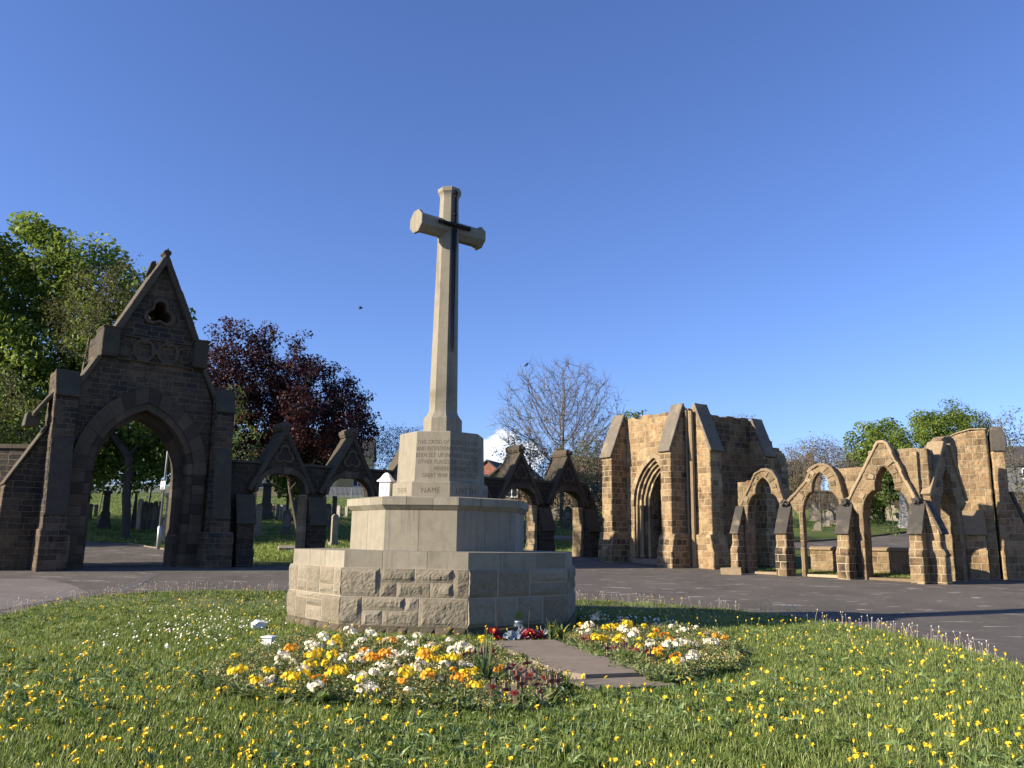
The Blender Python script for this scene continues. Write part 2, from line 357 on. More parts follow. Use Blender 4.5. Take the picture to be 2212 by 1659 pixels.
# ------------------------------------------------------------------ ground, road, lawn
def build_ground():
    xs = np.concatenate([np.linspace(-500, -70, 14), np.arange(-66, 70, 2.0), np.linspace(74, 500, 14)])
    ys = np.concatenate([np.linspace(-120, -12, 8), np.arange(-10, 132, 1.5), np.linspace(135, 900, 22)])
    X, Y = np.meshgrid(xs, ys); Z = terr(X, Y); nx = len(xs)
    V = np.stack([X, Y, Z], -1).reshape(-1, 3)
    F = [(j * nx + i, j * nx + i + 1, (j + 1) * nx + i + 1, (j + 1) * nx + i) for j in range(len(ys) - 1) for i in range(nx - 1)]
    me = bpy.data.meshes.new('ground'); me.from_pydata(V.tolist(), [], F); me.update(); box_uv(me)
    tag(link_mesh('ground', me, M_TURF), kind='structure')
build_ground()
GATE = Fr((-13.32, 30.0), 38); LINE = Fr((-13.32, 30.0), 36); ARC = Fr((10.41, 31.3), -45)
CH = at(1261.8 + 835 * .281, 822.9 + 1440 * .281, 35.6); DOORW = Fr((CH.x, CH.y), -56); SIDEW = Fr((CH.x, CH.y), 34)
TOW = Fr((16.40, 31.2), -25)
w2 = lambda fr, s, p: (fr.w(s, p, 0).x, fr.w(s, p, 0).y)
road_poly = [(-45, -20), (60, -20), (60, 27), (24, 28.6), w2(TOW, 1.0, -.2), w2(ARC, 5.0, .05), w2(ARC, 0, .05), w2(ARC, -1.9, .05), w2(SIDEW, 1.5, .0), (CH.x, CH.y), w2(DOORW, -5.0, .0),
             w2(LINE, 22.2, -.1), w2(LINE, 12, -.1), w2(LINE, 3.2, -.1), w2(GATE, 2.6, -1.2), w2(GATE, -2.6, -1.2), (-17, 29.2), (-45, 29.0)]
sheet('road', road_poly, .035, M_ROAD, 1.0)
lawn_px = [(0, 1322), (100, 1300), (200, 1283), (300, 1275), (450, 1270), (620, 1272), (930, 1277), (1252, 1291), (1400, 1297), (1600, 1313), (1750, 1331), (1900, 1353), (2050, 1384), (2212, 1430)]
lawn_poly = [(p.x, p.y) for p in (ghit(a, b, .1) for a, b in lawn_px)] + [(7.6, 9.5), (7.9, 4), (7.5, -4), (-7.5, -4), (-9.5, 4), (-10.3, 11)]
MX, MY, MTH = -1.428, 17.0, R(-30.1)          # centre and turn of the memorial
def lawn_z(x, y): return tz(x, y) + .035
bed_a_px = [(455, 1492), (420, 1462), (500, 1432), (585, 1402), (650, 1376), (742, 1384), (1013, 1396), (1046, 1400), (1190, 1462), (1225, 1500), (1195, 1528), (1090, 1540), (900, 1533), (720, 1518), (560, 1508)]
bed_b_px = [(1222, 1402), (1240, 1372), (1330, 1350), (1450, 1362), (1560, 1378), (1592, 1408), (1585, 1446), (1500, 1470), (1395, 1478), (1360, 1462), (1290, 1425)]
beds = [[(p.x, p.y) for p in (ghit(a, b, .06) for a, b in px)] for px in (bed_a_px, bed_b_px)]
NRM = Vector((math.sin(MTH + 3 * math.pi / 8), -math.cos(MTH + 3 * math.pi / 8), 0))   # the sword side of the memorial
PATH = Fr((MX, MY), math.degrees(MTH + 3 * math.pi / 8))
WALK = Fr((.2, 13.2), 17)
def on_path(x, y, m=0.06):
    d = Vector((x, y, 0)) - WALK.o; p = d.dot(WALK.n); s = d.dot(WALK.t)
    return -.2 < p < 4.0 + m and abs(s) < .54 + m
def in_mon(x, y, m=0.0): return math.hypot(x - MX, y - MY) < 2.82 + m
def dens(x, y):
    d = math.hypot(x, y)
    if y < 3 or in_mon(x, y, -.12) or on_path(x, y, .02) or any(inside(b, x, y) for b in beds): return 0.0
    return float(np.interp(d, [5, 8, 12, 18, 30], [360, 280, 180, 105, 75]))
lawn = sheet('lawn', lawn_poly, .035, M_LAWN, .32, dens=dens)
for i, b in enumerate(beds): sheet('flower_bed_soil', b, .05, M_SOIL, .4)
def px_sheet(name, px, off, mat): return sheet(name, [(p.x, p.y) for p in (ghit(a, b, off) for a, b in px)], off, mat, .8)
px_sheet('road_patch', [(-60, 1330), (60, 1306), (150, 1290), (192, 1279), (150, 1262), (95, 1250), (-60, 1250)], .040, M_PATCH)
px_sheet('road_trench_patch', [(236, 1279), (275, 1262), (318, 1240), (352, 1237), (300, 1266), (268, 1279)], .040, M_TRENCH)
# road running through the gateway, and the one behind the small arcade
def ribbon(name, pts, off, mat):
    mb = MB()
    for (a, b), (c, d) in zip(pts, pts[1:]):
        n = 6
        for i in range(n):
            f0, f1 = i / n, (i + 1) / n
            P = [a.lerp(c, f0), b.lerp(d, f0), b.lerp(d, f1), a.lerp(c, f1)]
            mb.add([(q.x, q.y, tz(q.x, q.y) + off) for q in P], [(0, 1, 2, 3)])
    o = mb.build(name, mat); tag(o, kind='structure'); return o
V2 = lambda x, y: Vector((x, y, 0))
ribbon('gate_road', [(GATE.w(-1.85, -1.2, 0), GATE.w(1.85, -1.2, 0)), (V2(-19.8, 36), V2(-13.2, 36)), (V2(-25.5, 40.5), V2(-16.6, 41.6)), (V2(-30, 44), V2(-21, 46.5)), (V2(-36, 49.5), V2(-35, 53))], .05, M_ROAD)
def kerb(pts, h=.1, wd=.12):
    mb = MB(); rr = random.Random(4)
    for a, b in zip(pts, pts[1:]):
        n = max(1, int((b - a).length / .9))
        for i in range(n):
            p, q = a.lerp(b, (i + .02) / n), a.lerp(b, (i + .98) / n); d = (q - p).normalized(); t = Vector((-d.y, d.x, 0)) * wd
            z = [tz(v.x, v.y) for v in (p, q)]; hh = h + rr.uniform(-.015, .015)
            mb.hexa([(p.x, p.y, z[0] - .1), (q.x, q.y, z[1] - .1), (q.x + t.x, q.y + t.y, z[1] - .1), (p.x + t.x, p.y + t.y, z[0] - .1),
                     (p.x, p.y, z[0] + hh), (q.x, q.y, z[1] + hh), (q.x + t.x, q.y + t.y, z[1] + hh), (p.x + t.x, p.y + t.y, z[0] + hh)], rr.random())
    return mb
o = kerb([V2(-12.4, 35.2), V2(-13.1, 36), V2(-14.6, 39), V2(-16.5, 41.6), V2(-21, 46.4)]).build('kerb', M_SLAB); tag(o, kind='structure')
ribbon('arcade_road', [(V2(10, 50), V2(10, 51)), (V2(19, 49), V2(19, 53.5)), (V2(29, 49), V2(29, 60)), (V2(50, 50), V2(50, 72))], .06, M_ROAD)
o = kerb([V2(50, 72.2), V2(29, 60.2), V2(19, 53.7), V2(10, 51.2)], .16).build('road_kerb', M_GCAP); tag(o, kind='structure')
# ------------------------------------------------------------------ the memorial cross
def octo(Rr, z, th=None, c=None):
    th = MTH if th is None else th
    return [Vector((MX + Rr * math.sin(th + k * math.pi / 4), MY - Rr * math.cos(th + k * math.pi / 4), z)) for k in range(8)]
def rock_block(mb, O, T, N, u0, u1, z0, z1, rnd, depth=.05, tone=.5, wrap=(0, 0), step=.035):
    """one pitch-faced block: a dressed margin, then a broken bulging face"""
    nu, nz = max(4, int((u1 - u0) / step)), max(4, int((z1 - z0) / step))
    sd = rnd.uniform(0, 100); V, F = [], []
    cx, cz = rnd.uniform(.3, .7), rnd.uniform(.35, .75); b = depth * rnd.uniform(.7, 1.25)
    planes = [(rnd.uniform(-1, 1), rnd.uniform(-1, 1), rnd.uniform(.55, 1.15)) for _ in range(5)]
    for j in range(nz + 1):
        for i in range(nu + 1):
            fu, fz = i / nu, j / nz; u, z = u0 + (u1 - u0) * fu, z0 + (z1 - z0) * fz
            eu = min(fu + wrap[0] * 9, 1 - fu + wrap[1] * 9) * (u1 - u0); ez = min(fz, 1 - fz) * (z1 - z0)
            e = min(1, min(eu, ez) / .07); e = e * e * (3 - 2 * e)
            x, y = (fu - cx) * 2, (fz - cz) * 2
            face = min(c + a * x * .5 + d * y * .5 for a, d, c in planes)
            nz1 = noise.noise((u * 5 + sd, z * 5, sd)); nz2 = noise.noise((u * 14 + sd, z * 14, sd * 2)); nz3 = noise.noise((u * 34, z * 34 + sd, sd))
            h = .012 + e * (b * max(.1, face) * (1 + .35 * nz1) + .010 * nz2 + .005 * nz3) + .003 * nz3
            jit = .006 * noise.noise((u * 9, z * 9, sd + 7)) if 0 < i < nu else .004 * nz2
            V.append(O + T * (u + jit) + N * h + Vector((0, 0, z + (.005 * nz1 if 0 < j < nz else .003 * nz1))))
    k = nu + 1
    for j in range(nz):
        for i in range(nu): F.append((j * k + i, j * k + i + 1, (j + 1) * k + i + 1, (j + 1) * k + i))
    # returns into the joint
    base = len(V); ring = [i for i in range(k)] + [j * k + nu for j in range(1, nz + 1)] + [nz * k + i for i in range(nu - 1, -1, -1)] + [j * k for j in range(nz - 1, 0, -1)]
    for r in ring:
        v = V[r]; V.append(v - N * (.03 + (v - O).dot(N)))
    m = len(ring)
    for i in range(m): F.append((ring[(i + 1) % m], ring[i], base + i, base + (i + 1) % m))
    mb.add(V, F, tone)
def solid_ring(mb, R0, z0, R1, z1, tone=.5): mb.rings([octo(R0, z0), octo(R1, z1)], tone)
def band(mb, Ro0, Ro1, Ri, z0, z1, per, rnd, gap=.004):
    """each side of the octagon as `per` slabs with open joints"""
    for k in range(8):
        f = lambda R_, u, z: octo(R_, z)[k].lerp(octo(R_, z)[(k + 1) % 8], u)
        L = 2 * Ro0 * math.sin(math.pi / 8); g = gap / L
        cuts = [0] + sorted((i + rnd.uniform(-.07, .07)) / per for i in range(1, per)) + [1]
        for a, b in zip(cuts, cuts[1:]):
            a2, b2 = (a + g if a > 0 else 0), (b - g if b < 1 else 1)
            mb.hexa([f(Ro0, a2, z0), f(Ro0, b2, z0), f(Ri, b2, z0), f(Ri, a2, z0), f(Ro1, a2, z1), f(Ro1, b2, z1), f(Ri, b2, z1), f(Ri, a2, z1)], rnd.random())
def build_memorial():
    rnd = random.Random(11)
    root = empty('memorial_cross', (MX, MY, 0)); tag(root, 'tall pale stone memorial cross with black sword on stepped octagonal base', 'memorial')
    g0 = -.12
    mb = MB(); solid_ring(mb, 2.882, .17, 2.882, 1.12); core = mb.build('base_tier', M_MORTAR, root)
    mb = MB(); RW = 2.875
    front = {0: [(0, .30, 0, 1), (.315, .575, .52, 1), (.59, .88, .52, 1), (.315, .435, 0, .5), (.45, .70, 0, .5), (.715, .88, 0, .5), (.895, 1, 0, 1)],
             1: [(0, .165, 0, 1), (.18, .505, .55, 1), (.52, .615, .55, 1), (.18, .33, 0, .53), (.345, .615, 0, .53), (.63, 1, 0, 1)]}
    left = {0: [(0, .16, 0, 1), (.175, .35, .42, 1), (.175, .35, 0, .40), (.365, .60, 0, 1), (.615, .86, .36, 1), (.615, .86, 0, .34), (.875, 1, 0, 1)],
            1: [(0, .14, 0, 1), (.155, .36, 0, .78), (.155, .50, .8, 1), (.375, .66, .52, .78), (.515, .66, .8, 1), (.375, .66, 0, .5), (.675, 1, 0, 1)]}
    rows = [(.65, 1.115), (.172, .635)]
    for k in range(8):
        a, b = octo(RW, 0)[k], octo(RW, 0)[(k + 1) % 8]; T = (b - a); L = T.length; T.normalize(); N = Vector((T.y, -T.x, 0))
        if N.dot(a - Vector((MX, MY, 0))) < 0: N = -N
        for r, (z0, z1) in enumerate(rows):
            if k == 0: lay = front[r]
            elif k == 7: lay = left[r]
            else:
                lay, u = [], 0.0
                while u < .93:
                    wd = rnd.uniform(.16, .34); v = min(1, u + wd); v = 1 if v > .88 else v
                    if rnd.random() < .4: m = rnd.uniform(.4, .6); lay += [(u, v, 0, m - .015), (u, v, m + .015, 1)]
                    else: lay.append((u, v, 0, 1))
                    u = v + .015
            for (u0, u1, f0, f1) in lay:
                fine = k in (0, 7, 1)
                rock_block(mb, a, T, N, u0 * L, u1 * L, z0 + (z1 - z0) * f0, z0 + (z1 - z0) * f1, rnd, .05 if k != 7 else .035, rnd.random(), (u0 == 0, u1 == 1), .03 if fine else .08)
    rk = mb.build('rock_faced_stones', M_ROCK, core, smooth=False)
    mb = MB(); r2 = random.Random(5)
    for k in range(8):
        a, b = octo(2.90, 0)[k], octo(2.90, 0)[(k + 1) % 8]; T = (b - a); L = T.length; T.normalize(); N = Vector((T.y, -T.x, 0))
        if N.dot(a - Vector((MX, MY, 0))) < 0: N = -N
        u = 0
        while u < L - .05:
            v = min(L, u + r2.uniform(.15, .3)); rock_block(mb, a, T, N, u, v, g0, r2.uniform(.12, .168), r2, .06, r2.random(), (0, 0), .04); u = v
    solid_ring(mb, 2.89, g0, 2.89, .171); mb.build('footing', M_FOOT, root)
    mb = MB(); band(mb, 2.84, 2.84, 1.5, 1.12, 1.402, 3, rnd); solid_ring(mb, 2.83, 1.121, 2.83, 1.398); mb.build('base_coping', M_MEM, root)
    mb = MB(); band(mb, 1.775, 1.77, .8, 1.403, 2.16, 2, rnd); solid_ring(mb, 1.766, 1.404, 1.762, 2.15); t2 = mb.build('middle_tier', M_MEM, root)
    mb = MB()
    for k in range(1):
        band(mb, 1.785, 1.875, .8, 2.15, 2.235, 3, rnd); band(mb, 1.878, 1.878, .8, 2.235, 2.37, 3, rnd); band(mb, 1.878, 1.80, .6, 2.37, 2.392, 3, rnd)
        solid_ring(mb, 1.775, 2.152, 1.86, 2.24); solid_ring(mb, 1.868, 2.24, 1.868, 2.37)
    mb.build('middle_coping', M_MEM, root)
    mb = MB(); mb.rings([octo(.987, 2.385), octo(.987, 2.70), octo(.955, 2.728), octo(.90, 2.735)], .35); pl = mb.build('plinth', M_MEM, root)
    mb = MB(); mb.rings([octo(.912, 2.734), octo(.905, 2.78), octo(.876, 3.70), octo(.862, 3.722), octo(.45, 3.76)], .45); die = mb.build('inscribed_block', M_MEM, root)
    # shaft
    mb = MB(); mb.rings([octo(.41, 3.745), octo(.405, 4.06)] + [octo(.30 + .105 * (1 - math.sin(a * math.pi / 2)), 4.06 + .19 * a) for a in (.15, .35, .6, .8, 1)] + [octo(.232, 8.0), octo(.205, 8.93)] +
                        [octo(.205 + .055 * a * a, 8.93 + .13 * a) for a in (.4, .75, 1)] + [octo(.262, 9.14), octo(.21, 9.17)], .5)
    sh = mb.build('cross_shaft', M_MEM, root)
    # arms: octagonal, flared at the ends
    mb = MB(); ar = PATH.t; ac = Vector((MX, MY, 8.23))
    def aring(d, r): return [ac + ar * d + (PATH.n * math.cos(R(22.5) + j * math.pi / 4) + Vector((0, 0, 1)) * math.sin(R(22.5) + j * math.pi / 4)) * r for j in range(8)]
    mb.rings([aring(-.83, .235), aring(-.82, .262), aring(-.76, .262), aring(-.73, .235), aring(-.68, .212), aring(.68, .212), aring(.73, .235), aring(.76, .262), aring(.82, .262), aring(.83, .235)], .5)
    mb.build('cross_arms', M_MEM, root)
    # sword
    fo = lambda z: (.30 + (.205 - .30) * (z - 4.25) / 4.68) * math.cos(math.pi / 8)
    pos = lambda s, p, z: PATH.w(s, p, z)
    swd = empty('sword', (MX, MY, 0)); swd.parent = root; swd.location = (0, 0, 0); ORG[swd.name] = Vector((MX, MY, 0))
    mb = MB(); zs = [5.46, 5.6, 6.4, 7.4, 8.2]; ws = [.004, .035, .052, .060, .066]
    def brg(z, wd):
        p0 = fo(z) + .012; return [pos(-wd, p0 + .03, z), pos(-wd * .25, p0 + .058, z), pos(0, p0 + .048, z), pos(wd * .25, p0 + .058, z), pos(wd, p0 + .03, z), pos(0, p0, z)]
    mb.rings([brg(z, wd) for z, wd in zip(zs, ws)]); mb.build('blade', M_BRONZE, swd)
    mb = MB(); pg = fo(8.23) + .03
    tube(mb, [pos(d, pg + .02, 8.27 + abs(d) * .02) for d in (-.40, -.395, -.37, -.34, -.05, .05, .34, .37, .395, .40)], [.01, .045, .055, .034, .05, .05, .034, .055, .045, .01], 8)
    mb.build('guard', M_BRONZE, swd)
    mb = MB(); pg = fo(8.6) + .03
    for dx in (-.018, .018): tube(mb, [pos(dx, pg + .015, 8.3), pos(dx, pg + .02, 8.9)], [.024, .017], 6)
    tube(mb, [pos(0, pg + .012, 8.5), pos(0, pg + .012, 8.53)], [.052, .052], 8)
    mb.build('grip', M_BRONZE, swd)
    mb = MB(); tube(mb, [pos(0, pg + .02, z) for z in (8.89, 8.91, 8.95, 8.96, 9.0, 9.03, 9.09)], [.02, .034, .034, .028, .05, .045, .004], 8); mb.build('pommel', M_BRONZE, swd)
    # inscriptions: letters cut on the faces
    def letters(name, rows_, face, parent, Rf0, z_at, fit):
        """rows_: (text, u centre 0..1, z, cap height)"""
        k = face; verts, faces = [], []
        for (txt, u, z, h, wmax) in rows_:
            cu = bpy.data.curves.new('letters', 'FONT'); cu.body = txt; cu.size = 1.0; cu.align_x = 'CENTER'; cu.resolution_u = 2; cu.space_character = 1.08; cu.offset = -.004
            ob = bpy.data.objects.new('letters', cu); COL.objects.link(ob); bpy.context.view_layer.update()
            me = bpy.data.meshes.new_from_object(ob.evaluated_get(bpy.context.evaluated_depsgraph_get()))
            co = np.empty(len(me.vertices) * 3); me.vertices.foreach_get('co', co); co = co.reshape(-1, 3)
            wd = co[:, 0].max() - co[:, 0].min(); hh = co[:, 1].max(); sy = h / hh; sx = min(sy * 1.0, wmax / wd)
            Rr = Rf0(z + h / 2); a, b = octo(Rr, 0)[k], octo(Rr, 0)[(k + 1) % 8]; T = (b - a); L = T.length; T.normalize(); N = Vector((T.y, -T.x, 0))
            if N.dot(a - Vector((MX, MY, 0))) < 0: N = -N
            b0 = len(verts); cxx = (co[:, 0].max() + co[:, 0].min()) / 2
            for c in co:
                zz = z + c[1] * sy; R2 = Rf0(zz); ap = (R2 - Rr) * math.cos(math.pi / 8)
                verts.append(a + T * (u * L + (c[0] - cxx) * sx) + N * (.0015 + ap) + Vector((0, 0, zz)))
            faces += [tuple(i + b0 for i in p.vertices) for p in me.polygons]
            bpy.data.objects.remove(ob); bpy.data.meshes.remove(me)
        mb = MB(); mb.add(verts, faces); return mb.build(name, M_LETTER, parent, fixn=False)
    Rd = lambda z: .905 + (.876 - .905) * (z - 2.78) / .92
    L = 2 * .89 * math.sin(math.pi / 8); z = [3.43, 3.295, 3.16, 3.025, 2.895, 2.765]; z = [3.465 - i * .131 for i in range(6)]
    F0 = ['THIS CROSS OF', 'AND INTENTION', 'BEEN SET UP IN', 'OTHER PLACES', 'WHERE', 'GREAT WAR']
    U0 = [.5, .5, .5, .53, .76, .58]; W0 = [.64, .66, .67, .63, .31, .51]
    F1 = ['SACRIFICE IS ONE', 'WITH THOSE WHICH', 'FRANCE AND BELG', 'THROUGHOUT THE', 'OUR DEAD OF THE', 'ARE LAID TO REST']
    letters('inscription', [(t, u, zz, .082, wm) for t, u, zz, wm in zip(F0, U0, z, W0)] , 0, die, Rd, None, None)
    letters('inscription', [(t, .5, zz, .082, .65) for t, zz in zip(F1, z)], 1, die, Rd, None, None)
    Rp = lambda z: .987
    for f, t, wm in ((7, 'THEIR', .36), (0, 'NAME', .37), (1, 'LIVETH', .46), (2, 'FOR', .28)):
        letters('inscription', [(t, .5, 2.50, .105, wm)], f, pl, Rp, None, None)
    return root
build_memorial()
def build_lantern():
    q = at(834, 1069, 17.0); c = Vector((q.x, q.y, 2.392)); f = Fr((c.x, c.y), -14)
    root = empty('white_urn_box', c); tag(root, 'small white square box with ogee lid standing on the middle step of the memorial', 'ornament')
    mb = MB(); bx(mb, f, -.11, .11, -.11, .11, c.z, c.z + .36); body = mb.build('body', M_WHITE, root)
    sq = lambda h, z: [f.w(-h, -h, z), f.w(h, -h, z), f.w(h, h, z), f.w(-h, h, z)]; z = c.z + .36
    mb = MB(); mb.rings([sq(.115, z), sq(.15, z + .005), sq(.155, z + .03), sq(.13, z + .045), sq(.10, z + .08), sq(.075, z + .125), sq(.05, z + .17), sq(.02, z + .195)]); mb.build('lid', M_WHITE, root)
    mb = MB(); zc = c.z + .22
    for r in (.05, .025):
        tube(mb, [f.w(r * math.cos(a * math.pi / 6), .111, zc + r * 1.15 * math.sin(a * math.pi / 6)) for a in range(13)], [.0045] * 13, 4)
    for k in range(5):
        a = k * math.tau / 5; tube(mb, [f.w(.03 * math.sin(a), .111, zc + .035 * math.cos(a)), f.w(.062 * math.sin(a + .3), .111, zc + .07 * math.cos(a + .3))], [.005, .003], 4)
    mb.build('relief', M_EMBOSS, body)
build_lantern()
def fallen_lids():
    q = ghit(558, 1358, .03); f = Fr((q.x, q.y), 30); z = tz(q.x, q.y) + .05
    root = empty('fallen_ornament', (q.x, q.y, z)); tag(root, 'white moulded ornament lying tilted in the grass beside the daisies', 'ornament')
    # an ogee lid on its side: square plate and curling eave
    mb = MB(); n = 9; S = np.linspace(-.115, .115, n); wav = lambda s: .024 * math.cos(s * 28) * (.5 + .5 * (s < 0)) + .10 * (s + .115)
    mb.rings([[f.w(s, .07, z + wav(s) - .05), f.w(s, .07, z + wav(s) + .06), f.w(s * .9, -.12, z + wav(s) + .10), f.w(s * .9, -.12, z + .0)] for s in S]); mb.build('body', M_WHITE, root)
    mb = MB(); mb.rings([[f.w(s, .07, z + wav(s) + .062), f.w(s, .10, z + wav(s) + .066), f.w(s, .105, z + wav(s) + .08), f.w(s, .055, z + wav(s) + .085)] for s in np.linspace(-.135, .135, 11)]); mb.build('eave', M_WHITE, root)
    q = ghit(580, 1394, .03); f = Fr((q.x, q.y), -12); z = tz(q.x, q.y) + .02
    root = empty('white_plastic_box', (q.x, q.y, z)); tag(root, 'small white open box half hidden in weeds at the edge of the flower bed', 'box')
    mb = MB(); bx(mb, f, -.075, .075, -.07, .07, z, z + .12); mb.build('body', M_WHITE, root)
    mb = MB(); mb.rings([[f.w(-a, -a, zz), f.w(a, -a, zz), f.w(a, a, zz), f.w(-a, a, zz)] for a, zz in ((.08, z + .121), (.092, z + .126), (.09, z + .14), (.05, z + .15))]); mb.build('lid', M_WHITE, root)
fallen_lids()
# paving slabs leading up to the memorial
def paving():
    rr = random.Random(3); spec = [(0, 1.70, .055, 'paving slab nearest the memorial with the red and white wreath on it'), (1.715, 3.34, .06, 'middle paving slab of the memorial path, broken at one corner'), (3.355, 3.98, .015, 'lowest paving slab of the memorial path, sunk below its neighbour')]
    for p0, p1, z, lab in spec:
        mb = MB(); c = WALK.w(0, (p0 + p1) / 2, 0); zz = tz(c.x, c.y) + .05
        out = [(-.52, p0 + .01), (.53, p0), (.54, p1 - .01), (-.50, p1)]
        if 'broken' in lab: out = [(-.52, p0), (.52, p0), (.53, p1), (-.30, p1), (-.52, p1 - .35)]
        n = len(out); V = [WALK.w(s, p, zz - .06) for s, p in out] + [WALK.w(s, p, zz + z) for s, p in out]
        mb.add(V, [tuple(range(n)), tuple(range(n, 2 * n))] + [(i, (i + 1) % n, (i + 1) % n + n, i + n) for i in range(n)], rr.random())
        o = mb.build('paving_slab', M_SLAB, None, (c.x, c.y, zz)); tag(o, lab, 'paving slab', 'paving slabs of the memorial path')
paving()
# ------------------------------------------------------------------ the gateway
def buttress_cap(mb, fr, s0, s1, pz, th=.09, over=.05, tone=.4):
    """sloping weathering slab laid on a buttress: pz = [(p, z) low, (p, z) high]"""
    (pl, zl), (ph, zh) = pz; d = Vector((ph - pl, zh - zl)); d.normalize(); nx, nz = d.y, -d.x
    if nx < 0: nx, nz = -nx, -nz
    e = 3
    for i in range(e):
        a, b = i / e + (.004 if i else -.0), (i + 1) / e
        q = lambda f: (pl + (ph - pl) * f, zl + (zh - zl) * f)
        (pa, za), (pb, zb) = q(a), q(b)
        prof(mb, fr, [(pa, za), (pa + nx * th, za + nz * th), (pb + nx * th, zb + nz * th), (pb, zb)], s0 - over, s1 + over, min(1, max(0, tone + (i - 1) * .25)))
def trefoil(c, z, r, lobes=3, n=7, rot=0.0):
    pts = []
    for k in range(lobes):
        a0 = math.pi / 2 + k * math.tau / lobes + rot; cx, cz = c + r * .56 * math.cos(a0), z + r * .56 * math.sin(a0); sp = math.pi * (.62 if lobes == 3 else .5)
        for i in range(n): a = a0 - sp + 2 * sp * i / (n - 1); pts.append((cx + r * .5 * math.cos(a), cz + r * .5 * math.sin(a)))
    return pts
def circle(c, z, r, n=20): return [(c + r * math.cos(i * math.tau / n), z + r * math.sin(i * math.tau / n)) for i in range(n)]
def build_gate():
    rnd = random.Random(21); g = GATE; c0 = g.w(0, 0, .43)
    root = empty('stone_gateway', c0); tag(root, 'tall sooty stone gateway with pointed arch and steep gable pierced by a trefoil', 'gateway')
    zb = .3; T = -2.4
    op = arch(-.08, 1.80, 3.9, 6.38, 12)
    outer = [(-1.86, zb)] + op + [(1.70, zb), (2.35, zb), (2.32, 6.65), (1.84, 7.85), (1.84, 8.93), (1.40, 8.95), (.10, 11.95), (-1.28, 8.99), (-1.80, 8.95), (-1.80, 7.88), (-2.35, 6.85), (-2.4, zb)]
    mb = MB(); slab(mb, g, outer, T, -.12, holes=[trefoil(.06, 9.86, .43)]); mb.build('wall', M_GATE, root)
    # moulded orders of the arch
    mb = MB()
    arch_ring(mb, g, -.08, 1.86, 6.44, 2.33, 7.02, 3.9, -.12, .015, 8, rnd, .008)
    arch_ring(mb, g, -.08, 1.64, 6.16, 1.88, 6.46, 3.9, -.6, -.06, 8, rnd, .006)
    for sg in (-1, 1):
        z = zb
        while z < 3.88:
            z2 = min(3.9, z + rnd.uniform(.28, .42))
            s0, s1 = sorted((-.08 + sg * 1.845, -.08 + sg * 2.28)); bx(mb, g, s0, s1, -.12, .01 + rnd.uniform(-.01, .01), z + .006, z2 - .006, rnd.random())
            s0, s1 = sorted((-.08 + sg * 1.64, -.08 + sg * 1.86)); bx(mb, g, s0, s1, -.6, -.06, z + .006, z2 - .006, rnd.random()); z = z2
    arch_ring(mb, g, -.08, 1.46, 5.92, 1.70, 6.22, 3.9, -1.5, -.58, 8, rnd, .004)
    for sg in (-1, 1):
        z = zb
        while z < 3.88: z2 = min(3.9, z + rnd.uniform(.28, .42)); s0, s1 = sorted((-.08 + sg * 1.46, -.08 + sg * 1.70)); bx(mb, g, s0, s1, -1.5, -.58, z + .004, z2 - .004, rnd.random()); z = z2
    mb.build('arch_moulding', M_GVOUS, root)
    # gable copings, kneeler blocks and finial
    for sg, foot, nm in ((-1, (-1.36, 8.98), 0), (1, (1.46, 8.94), 1)):
        mb = MB(); a = Vector((foot[0], foot[1])); b = Vector((.08, 12.0)); d = (b - a).normalized(); n = Vector((-d.y, d.x)) * (1 if sg < 0 else -1)
        k = 5
        for i in range(k):
            p, q = a.lerp(b, i / k), a.lerp(b, (i + 1) / k); j = rnd.uniform(-.015, .015)
            slab(mb, g, [tuple(p - n * .10), tuple(q - n * .10), tuple(q + n * (.13 + j)), tuple(p + n * (.13 + j))], -.95, .10, tone=rnd.random())
        mb.build('gable_coping', M_GCAP, root)
    mb = MB(); slab(mb, g, [(-.02, 11.95), (.20, 11.95), (.17, 12.16), (.24, 12.2), (.20, 12.32), (.12, 12.34), (.09, 12.45), (.05, 12.34), (-.03, 12.32), (-.07, 12.22), (.02, 12.15)], -.45, .09, tone=.2)
    slab(mb, g, [(-.34, 11.35), (-.10, 11.82), (-.14, 12.06), (-.30, 12.0), (-.36, 11.75), (-.46, 11.42)], -.8, -.6, tone=.6); mb.build('finial', M_GCAP, root)
    for s0, s1 in ((-1.86, -1.26), (1.38, 1.90)):
        mb = MB(); bx(mb, g, s0, s1, -1.0, .16, 7.95, 8.99, .2)
        bx(mb, g, s0 - .04, s1 + .04, -1.04, .20, 8.99, 9.06, .6); mb.build('kneeler_block', M_GCAP, root)
    for sg in (-1, 1):
        mb = MB(); a = Vector((sg * 2.42, 6.72)); b = Vector((sg * 1.80, 7.9)); d = (b - a).normalized(); n = Vector((-d.y, d.x)) * (1 if sg < 0 else -1)
        slab(mb, g, [tuple(a - n * .03), tuple(b - n * .03), tuple(b + n * .13), tuple(a + n * .13)], -1.2, .05, tone=.7); mb.build('shoulder_coping', M_GCAP, root)
    # carved band and trefoil surround
    mb = MB()
    bx(mb, g, -1.24, 1.36, -.12, -.02, 8.80, 8.86, .7); bx(mb, g, -1.24, 1.36, -.12, -.02, 7.90, 7.95, .7)
    for c in (-.38, .48): slab(mb, g, circle(c, 8.37, .42, 24), -.121, -.03, holes=[list(reversed(trefoil(c, 8.37, .30, 4, 6, R(45))))], tone=.3)
    for c in (-1.02, 1.1): slab(mb, g, circle(c, 8.37, .33, 18), -.121, -.07, holes=[list(reversed(circle(c, 8.37, .25, 18)))], tone=.1)
    slab(mb, g, trefoil(.06, 9.86, .60), -.121, -.02, holes=[list(reversed(trefoil(.06, 9.86, .43)))], tone=.5)
    mb.build('carved_panel', M_GVOUS, root)
